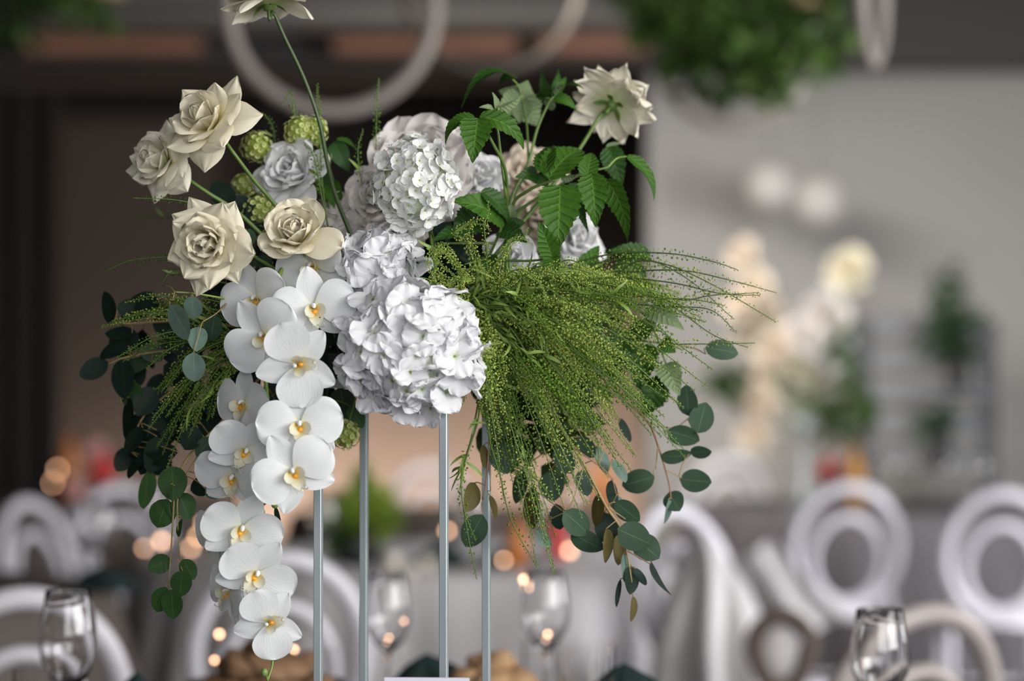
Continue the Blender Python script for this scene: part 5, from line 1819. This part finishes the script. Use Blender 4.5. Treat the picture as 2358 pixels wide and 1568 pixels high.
# ------------------------------------------------------------------ pennycress
rnd = random.Random(123)
SRC = lambda: at(rnd.uniform(1010, 1110), rnd.uniform(650, 740), rnd.uniform(2.96, 3.05))
PG = 'pennycress stems in the right-hand fountain'
PL = 'green pennycress stem in the dense fountain right of the hydrangea'
# long arching wands at the far right
for i, (pts, n) in enumerate((
        (((1180, 660, 3.02), (1380, 590, 3.0), (1530, 583, 2.98), (1640, 602, 2.97), (1700, 622, 2.97)), 80),
        (((1180, 670, 3.02), (1400, 600, 3.0), (1520, 605, 2.98), (1640, 655, 2.97), (1788, 742, 2.97)), 100),
        (((1180, 670, 3.02), (1400, 632, 3.0), (1560, 622, 2.98), (1680, 645, 2.97), (1788, 674, 2.97)), 95),
        (((1180, 680, 3.02), (1380, 640, 3.0), (1540, 650, 2.98), (1660, 676, 2.97), (1750, 680, 2.97)), 100),
        (((1180, 680, 3.02), (1400, 660, 3.0), (1560, 690, 2.98), (1640, 680, 2.97), (1748, 674, 2.97)), 90),
        (((1180, 690, 3.02), (1380, 680, 3.0), (1520, 686, 2.98), (1600, 690, 2.97), (1670, 704, 2.97)), 90),
        (((1180, 700, 3.02), (1400, 700, 3.0), (1560, 706, 2.98), (1640, 715, 2.97), (1694, 764, 2.97)), 90),
        (((1180, 720, 3.02), (1400, 770, 3.0), (1520, 790, 2.98), (1620, 792, 2.97), (1738, 790, 2.97)), 80),
        (((1180, 690, 3.02), (1400, 640, 3.0), (1540, 700, 2.98), (1640, 770, 2.97), (1722, 800, 2.97)), 60),
        (((1170, 700, 3.02), (1380, 650, 3.0), (1480, 600, 2.98), (1580, 640, 2.97), (1690, 735, 2.97)), 70))):
    pennycress(['uppermost pennycress wand arching to the right', 'pennycress wand with the farthest and lowest right tip', 'pennycress wand ending just above the farthest tip', 'pennycress wand fourth from the top at the right', 'wavy pennycress wand in the middle of the right-hand wands', 'short pennycress wand under the wavy one', 'pennycress wand drooping at its end below the others', 'lowest pennycress wand crossing the single round leaf', 'pennycress wand diving from the middle towards the single round leaf', 'pennycress wand crossing the upper wands diagonally'][i], 'long pennycress wands reaching right', [at(*q) for q in pts], rnd, n=int(n * 1.5), t0=.30, scale=.76, leaves=0, rad=(.0013, .0004), sm=M_STEMD, m=M_POD if i % 3 else M_PODD, ang=(60, 95))
# dense fountain: tips along the rim of the mass
rim = [(1640, 850, 1), (1630, 890, 1), (1600, 900, 1), (1575, 940, 1), (1545, 1000, 1), (1575, 1035, 1), (1530, 960, .9), (1500, 1000, 1), (1465, 1050, 1), (1455, 1085, 1), (1420, 1050, .9), (1400, 1100, 1),
       (1380, 1150, 1), (1355, 1165, 1), (1340, 1100, 1), (1340, 1190, 1), (1300, 1170, 1), (1280, 1240, 1), (1275, 1322, 1), (1238, 1306, 1), (1250, 1200, 1), (1225, 1235, 1), (1200, 1160, 1), (1180, 1110, 1), (1160, 1150, .9), (1150, 1060, 1), (1130, 1000, 1), (1120, 960, 1)]
MS = [M_POD, M_POD, M_PODD, M_PODD, M_POD]


def fountain(tx, ty, dt, n, t0, scale, m, sag=.12, leaves=2, side=1, spread=1.0):
    s = SRC()
    t = at(tx, ty, dt)
    v = t - s
    ln = v.length
    up = Vector((0, 0, 1))
    a = s + v * .33 + up * ln * sag + Vector((0, -.02, 0))
    b = s + v * .68 + up * ln * sag * .85 + Vector((0, -.02, 0))
    dr = math.degrees(math.atan2(s.z - t.z, t.x - s.x))
    lab = 'pennycress stem in the fountain pointing %s, %s reach, %s pods' % (
        'right' if dr < 12 else 'slightly below right' if dr < 28 else 'down to the right' if dr < 46 else 'steeply down to the right' if dr < 64 else 'almost straight down',
        'short' if ln < .15 else 'middle' if ln < .23 else 'full', 'pale lime' if m is M_POD else 'mid green')
    pennycress(lab, PG, [s, a, b, t], rnd, n=n, t0=t0, scale=scale, m=m, leaves=leaves, side=side, spread=spread, rad=(.0013, .0005))


for (tx, ty, k) in rim:
    for r_ in range(1 + (int(tx) % 2)):
        fountain(tx + rnd.gauss(0, 9) * r_, ty + rnd.gauss(0, 9) * r_, rnd.uniform(2.86, 3.02), 80, .36, .85, MS[rnd.randrange(5)])
# thick plumes inside the mass
c0 = (1060, 690)
for i in range(92):
    ang = rnd.uniform(-6, 88)
    a = R(ang)
    rmax = np.interp(ang, [-6, 10, 25, 40, 55, 70, 88], [560, 560, 560, 500, 470, 430, 330])
    q = rmax * rnd.uniform(.30, .97) ** .8
    tx, ty = c0[0] + q * math.cos(a) + 30, c0[1] + q * math.sin(a)
    fountain(tx, ty, rnd.uniform(2.84, 3.08), rnd.randrange(90, 160), rnd.uniform(.35, .6), rnd.uniform(.75, 1.05), MS[rnd.randrange(5)], sag=rnd.uniform(.03, .18), leaves=5, side=2 if i % 2 else 0)
# curling tips at the upper left of the mass, by the hydrangea
for i, (pts, n) in enumerate((
        (((1090, 690, 3.0), (1060, 620, 2.92), (1020, 570, 2.89), (1008, 600, 2.87), (1052, 640, 2.86)), 190),
        (((1100, 680, 3.0), (1040, 600, 2.9), (1005, 575, 2.87), (985, 605, 2.86), (1010, 660, 2.86)), 150),
        (((1080, 680, 3.0), (1020, 640, 2.9), (995, 585, 2.87), (1020, 560, 2.86), (1045, 580, 2.86)), 110),
        (((1120, 670, 3.0), (1095, 590, 2.92), (1080, 525, 2.89), (1105, 505, 2.88), (1128, 530, 2.88)), 120),
        (((1120, 670, 3.0), (1120, 580, 2.92), (1115, 520, 2.9), (1125, 490, 2.9), (1124, 462, 2.9)), 60),
        (((1110, 680, 3.0), (1075, 560, 2.92), (1045, 540, 2.9), (1080, 515, 2.9), (1120, 520, 2.9)), 90),
        (((1150, 680, 3.0), (1150, 610, 2.92), (1175, 560, 2.9), (1205, 550, 2.89), (1215, 525, 2.89)), 110),
        (((1140, 690, 3.0), (1130, 630, 2.92), (1155, 590, 2.9), (1190, 545, 2.9), (1220, 560, 2.9)), 90),
        (((1090, 700, 2.98), (1060, 660, 2.9), (1075, 620, 2.88), (1110, 620, 2.87), (1120, 640, 2.87)), 120),
        (((1100, 660, 2.98), (1070, 640, 2.9), (1010, 670, 2.87), (1060, 690, 2.86), (1110, 720, 2.86)), 150),
        (((1040, 640, 2.98), (1000, 640, 2.9), (980, 690, 2.87), (1040, 700, 2.86), (1080, 705, 2.86)), 60),
        (((1130, 700, 2.98), (1160, 640, 2.9), (1200, 620, 2.88), (1240, 650, 2.87), (1260, 690, 2.87)), 130),
        (((1130, 690, 2.98), (1190, 640, 2.9), (1250, 625, 2.88), (1300, 640, 2.87), (1330, 670, 2.87)), 120),
        (((1150, 690, 2.98), (1230, 640, 2.92), (1300, 600, 2.9), (1340, 610, 2.89), (1390, 640, 2.89)), 110),
        (((1150, 700, 2.98), (1280, 660, 2.92), (1380, 640, 2.9), (1430, 650, 2.89), (1500, 690, 2.89)), 110),
        (((1150, 700, 2.98), (1290, 690, 2.92), (1390, 690, 2.9), (1440, 700, 2.89), (1480, 730, 2.89)), 120),
        (((1050, 700, 2.98), (1000, 650, 2.9), (960, 640, 2.87), (952, 660, 2.86)), 26))):
    pennycress(['curly pennycress tip at the left edge of the fountain, pods bunched', 'curly pennycress tip just over the large hydrangea', 'curly pennycress tip beside the dark stem under the snowball', 'curly pennycress tip rising over the broad dark leaves', 'upright pennycress tip highest on the left of the fountain', 'curly pennycress tip reaching left towards the snowball', 'curly pennycress tip before the glimpsed white rose', 'small curled pennycress tip beside the glimpsed white rose', 'curly pennycress tip in the crook of the fountain'][i] if i < 9 else 'low curly pennycress tip at the top of the fountain', 'curly pennycress tips', [at(*q) for q in pts], rnd, n=int(n * 1.2), t0=.25, scale=.68, m=M_POD, leaves=1, rad=(.0011, .0005), ang=(50, 90))
# sparse strands hanging below by the rods
for i, (lab, pts, n, m_) in enumerate((
        ('pennycress strand with narrow leaves hanging left of the fourth rod', ((1100, 880, 2.98), (1102, 960, 2.95), (1075, 1050, 2.94), (1062, 1110, 2.94), (1072, 1200, 2.93), (1098, 1334, 2.93)), 60, M_PODD),
        ('second pennycress strand crossing the lowest round leaf', ((1110, 880, 2.98), (1085, 1010, 2.95), (1062, 1090, 2.94), (1068, 1170, 2.93), (1095, 1245, 2.93)), 50, M_PODD),
        ('long pennycress strand hanging between rod and leaves', ((1110, 860, 2.98), (1125, 1000, 2.95), (1150, 1090, 2.94), (1178, 1200, 2.93), (1236, 1304, 2.93)), 90, M_PODD),
        ('pennycress strand ending lowest right of the fourth rod', ((1150, 860, 2.98), (1190, 1000, 2.95), (1230, 1110, 2.94), (1255, 1220, 2.93), (1278, 1322, 2.93)), 70, M_PODD))):
    pennycress(lab, 'hanging pennycress strands', [at(*q) for q in pts], rnd, n=n, t0=.4, scale=.72, m=m_, leaves=6 if i < 2 else 1, rad=(.0012, .0005), ang=(60, 95))
# shaded pennycress at the left
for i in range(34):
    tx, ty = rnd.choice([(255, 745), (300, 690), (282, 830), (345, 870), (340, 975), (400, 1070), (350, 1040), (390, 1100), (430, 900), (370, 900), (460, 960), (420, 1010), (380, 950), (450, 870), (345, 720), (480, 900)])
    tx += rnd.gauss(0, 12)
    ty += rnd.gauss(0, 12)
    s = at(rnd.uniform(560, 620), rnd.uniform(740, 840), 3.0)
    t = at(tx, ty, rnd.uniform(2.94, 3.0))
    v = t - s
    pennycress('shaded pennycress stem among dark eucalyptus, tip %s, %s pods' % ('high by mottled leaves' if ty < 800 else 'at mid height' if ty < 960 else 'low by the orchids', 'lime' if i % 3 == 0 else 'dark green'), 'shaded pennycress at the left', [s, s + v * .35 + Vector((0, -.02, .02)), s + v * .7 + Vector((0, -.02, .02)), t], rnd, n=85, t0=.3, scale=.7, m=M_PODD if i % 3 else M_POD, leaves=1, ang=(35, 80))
for i, (lab, pts, n) in enumerate((
        ('pennycress wand arching left below the crumpled rose', ((560, 640, 2.98), (460, 600, 2.98), (385, 592, 2.98), (300, 600, 2.98), (248, 622, 2.98)), 50),
        ('pennycress sprig level with the rose pair, pointing left', ((540, 520, 3.0), (480, 480, 2.98), (400, 460, 2.96), (305, 456, 2.95)), 36),
        ('faint pennycress sprig farthest left behind the roses', ((540, 540, 3.2), (450, 500, 3.24), (360, 500, 3.26), (278, 494, 3.28)), 30),
        ('pennycress sprig pointing left under the crumpled rose', ((560, 660, 2.99), (460, 640, 2.99), (400, 625, 2.99), (372, 650, 2.98)), 40),
        ('upright pennycress spike left of the snowball', ((880, 560, 3.08), (868, 420, 3.1), (866, 310, 3.1), (872, 180, 3.1)), 60),
        ('short pennycress tip rising over the blush peony', ((870, 560, 3.06), (835, 430, 3.06), (824, 350, 3.06), (836, 298, 3.06)), 30),
        ('hooked pennycress tip above the viburnum balls', ((740, 560, 3.1), (700, 400, 3.1), (682, 290, 3.1), (668, 215, 3.1), (650, 245, 3.1)), 64),
        ('small hooked pennycress tip left of the viburnum balls', ((700, 560, 3.12), (640, 400, 3.12), (630, 300, 3.12), (605, 262, 3.12), (588, 268, 3.12)), 36),
        ('pennycress spike beside the tall rose stem', ((760, 560, 3.04), (742, 420, 3.04), (736, 290, 3.05), (730, 196, 3.06)), 80),
        ('pennycress spike crossing the white garden rose', ((760, 540, 3.0), (738, 440, 3.0), (722, 360, 3.0), (700, 330, 3.0)), 60),
        ('tiny pennycress tip over the orchid by the hydrangea', ((840, 640, 2.96), (810, 600, 2.93), (780, 575, 2.91)), 22))):
    pennycress(lab, 'single pennycress sprigs', [at(*q) for q in pts], rnd, n=int(n * 1.7), t0=.42, scale=.66, m=M_PODSHADE if i in (0, 1, 2, 3) else M_PODD, leaves=1, rad=(.0011, .0004), ang=(45, 80))

# leafy undergrowth around the foam so the heart of the arrangement is green and closed
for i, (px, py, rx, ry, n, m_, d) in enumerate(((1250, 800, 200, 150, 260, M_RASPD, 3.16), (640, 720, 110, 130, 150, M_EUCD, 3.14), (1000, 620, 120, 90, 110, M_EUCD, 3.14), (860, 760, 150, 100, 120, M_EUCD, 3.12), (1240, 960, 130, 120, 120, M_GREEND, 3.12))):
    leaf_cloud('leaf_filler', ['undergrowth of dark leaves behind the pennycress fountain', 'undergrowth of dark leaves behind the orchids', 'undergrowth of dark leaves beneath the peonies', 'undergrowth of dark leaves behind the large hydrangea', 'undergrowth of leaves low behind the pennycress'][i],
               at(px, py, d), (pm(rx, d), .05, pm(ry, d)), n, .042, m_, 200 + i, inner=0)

# ------------------------------------------------------------------ far tall arrangement on the right far table
D = 10.6
base = at(1850, 1150, D)
far = thing('tall_centrepiece', 'blurred tall centrepiece of cream blooms at the right', 'flowers', (base.x, D, .752))
bo = np.array((base.x, D, .752))
mk('vase', lathe([(0, 0), (.09, 0), (.09, .006), (.014, .012), (.012, .34), (.05, .38), (.05, .40), (0, .40)], 20), M_ROD, far)
fl = []
for i, (px, py, r_, m_) in enumerate((
        (1958, 618, 36, M_CREAM), (1710, 590, 28, M_PEACH), (1740, 660, 30, M_PEACH), (1765, 720, 34, M_PEACH), (1730, 760, 30, M_PEACH), (1700, 700, 26, M_PEACH), (1905, 730, 46, M_BLUSH), (1900, 790, 50, M_WHITE),
        (1850, 770, 36, M_BLUSH), (1830, 830, 34, M_CREAM), (1880, 850, 36, M_PEACH), (1780, 800, 34, M_PEACH), (1760, 860, 34, M_PEACH), (1800, 890, 36, M_BLUSH), (1750, 930, 34, M_PEACH), (1790, 960, 32, M_BLUSH), (1850, 910, 32, M_BLUSH),
        (1740, 1000, 30, M_PEACH), (1580, 850, 30, M_BLUSH))):
    if i == 18:
        continue
    q = at(px, py, D + .06 * math.sin(i * 2.1))
    rnd2 = random.Random(i)
    parts = []
    s = pm(r_, D) / .055 * 1.7
    for k in range(13):
        t = k / 12
        V, F, U = petal(.042 + .008 * t, .034 + .02 * t, 10 + 65 * t, 0 + 85 * t, 1.2, .003 + .004 * t, -.02, prof_round, k=50 - 40 * t, curl=.2, ruf=.003, rnd=rnd2, nu=4, nv=5)
        parts.append((rotz(V, k * 2.4) * s, F, U))
    J = join(parts)
    b = obj('bloom', mesh('bloom', *J), m_, far, Matrix.Translation(Vector(np.array(q) - bo)) @ frame(face(rnd2.uniform(-.4, .4), rnd2.uniform(-.2, .6), .9)))
    mk('stem', tube(catmull([(0, 0, .38), Vector(np.array(q) - bo) * .6 + Vector((0, 0, .1)), np.array(q) - bo], 3), .004, 4), M_STEM, far)
for j, (bx, by, rx, ry, n, m_) in enumerate(((1965, 930, 55, 70, 70, M_GREENB), (1672, 890, 45, 50, 50, M_GREEND), (1945, 790, 26, 60, 20, M_GREENB), (1915, 970, 46, 50, 36, M_GREEND))):
    leaf_cloud('foliage', None, np.array(at(bx, by, D)) - bo, (pm(rx, D), pm(rx, D) * .8, pm(ry, D)), n, .075, m_, 120 + j, far, inner=0)

# ------------------------------------------------------------------ tidy: parts without data users, nothing else
print('objects', len(bpy.data.objects), 'tris', sum(len(m_.polygons) for m_ in bpy.data.meshes))
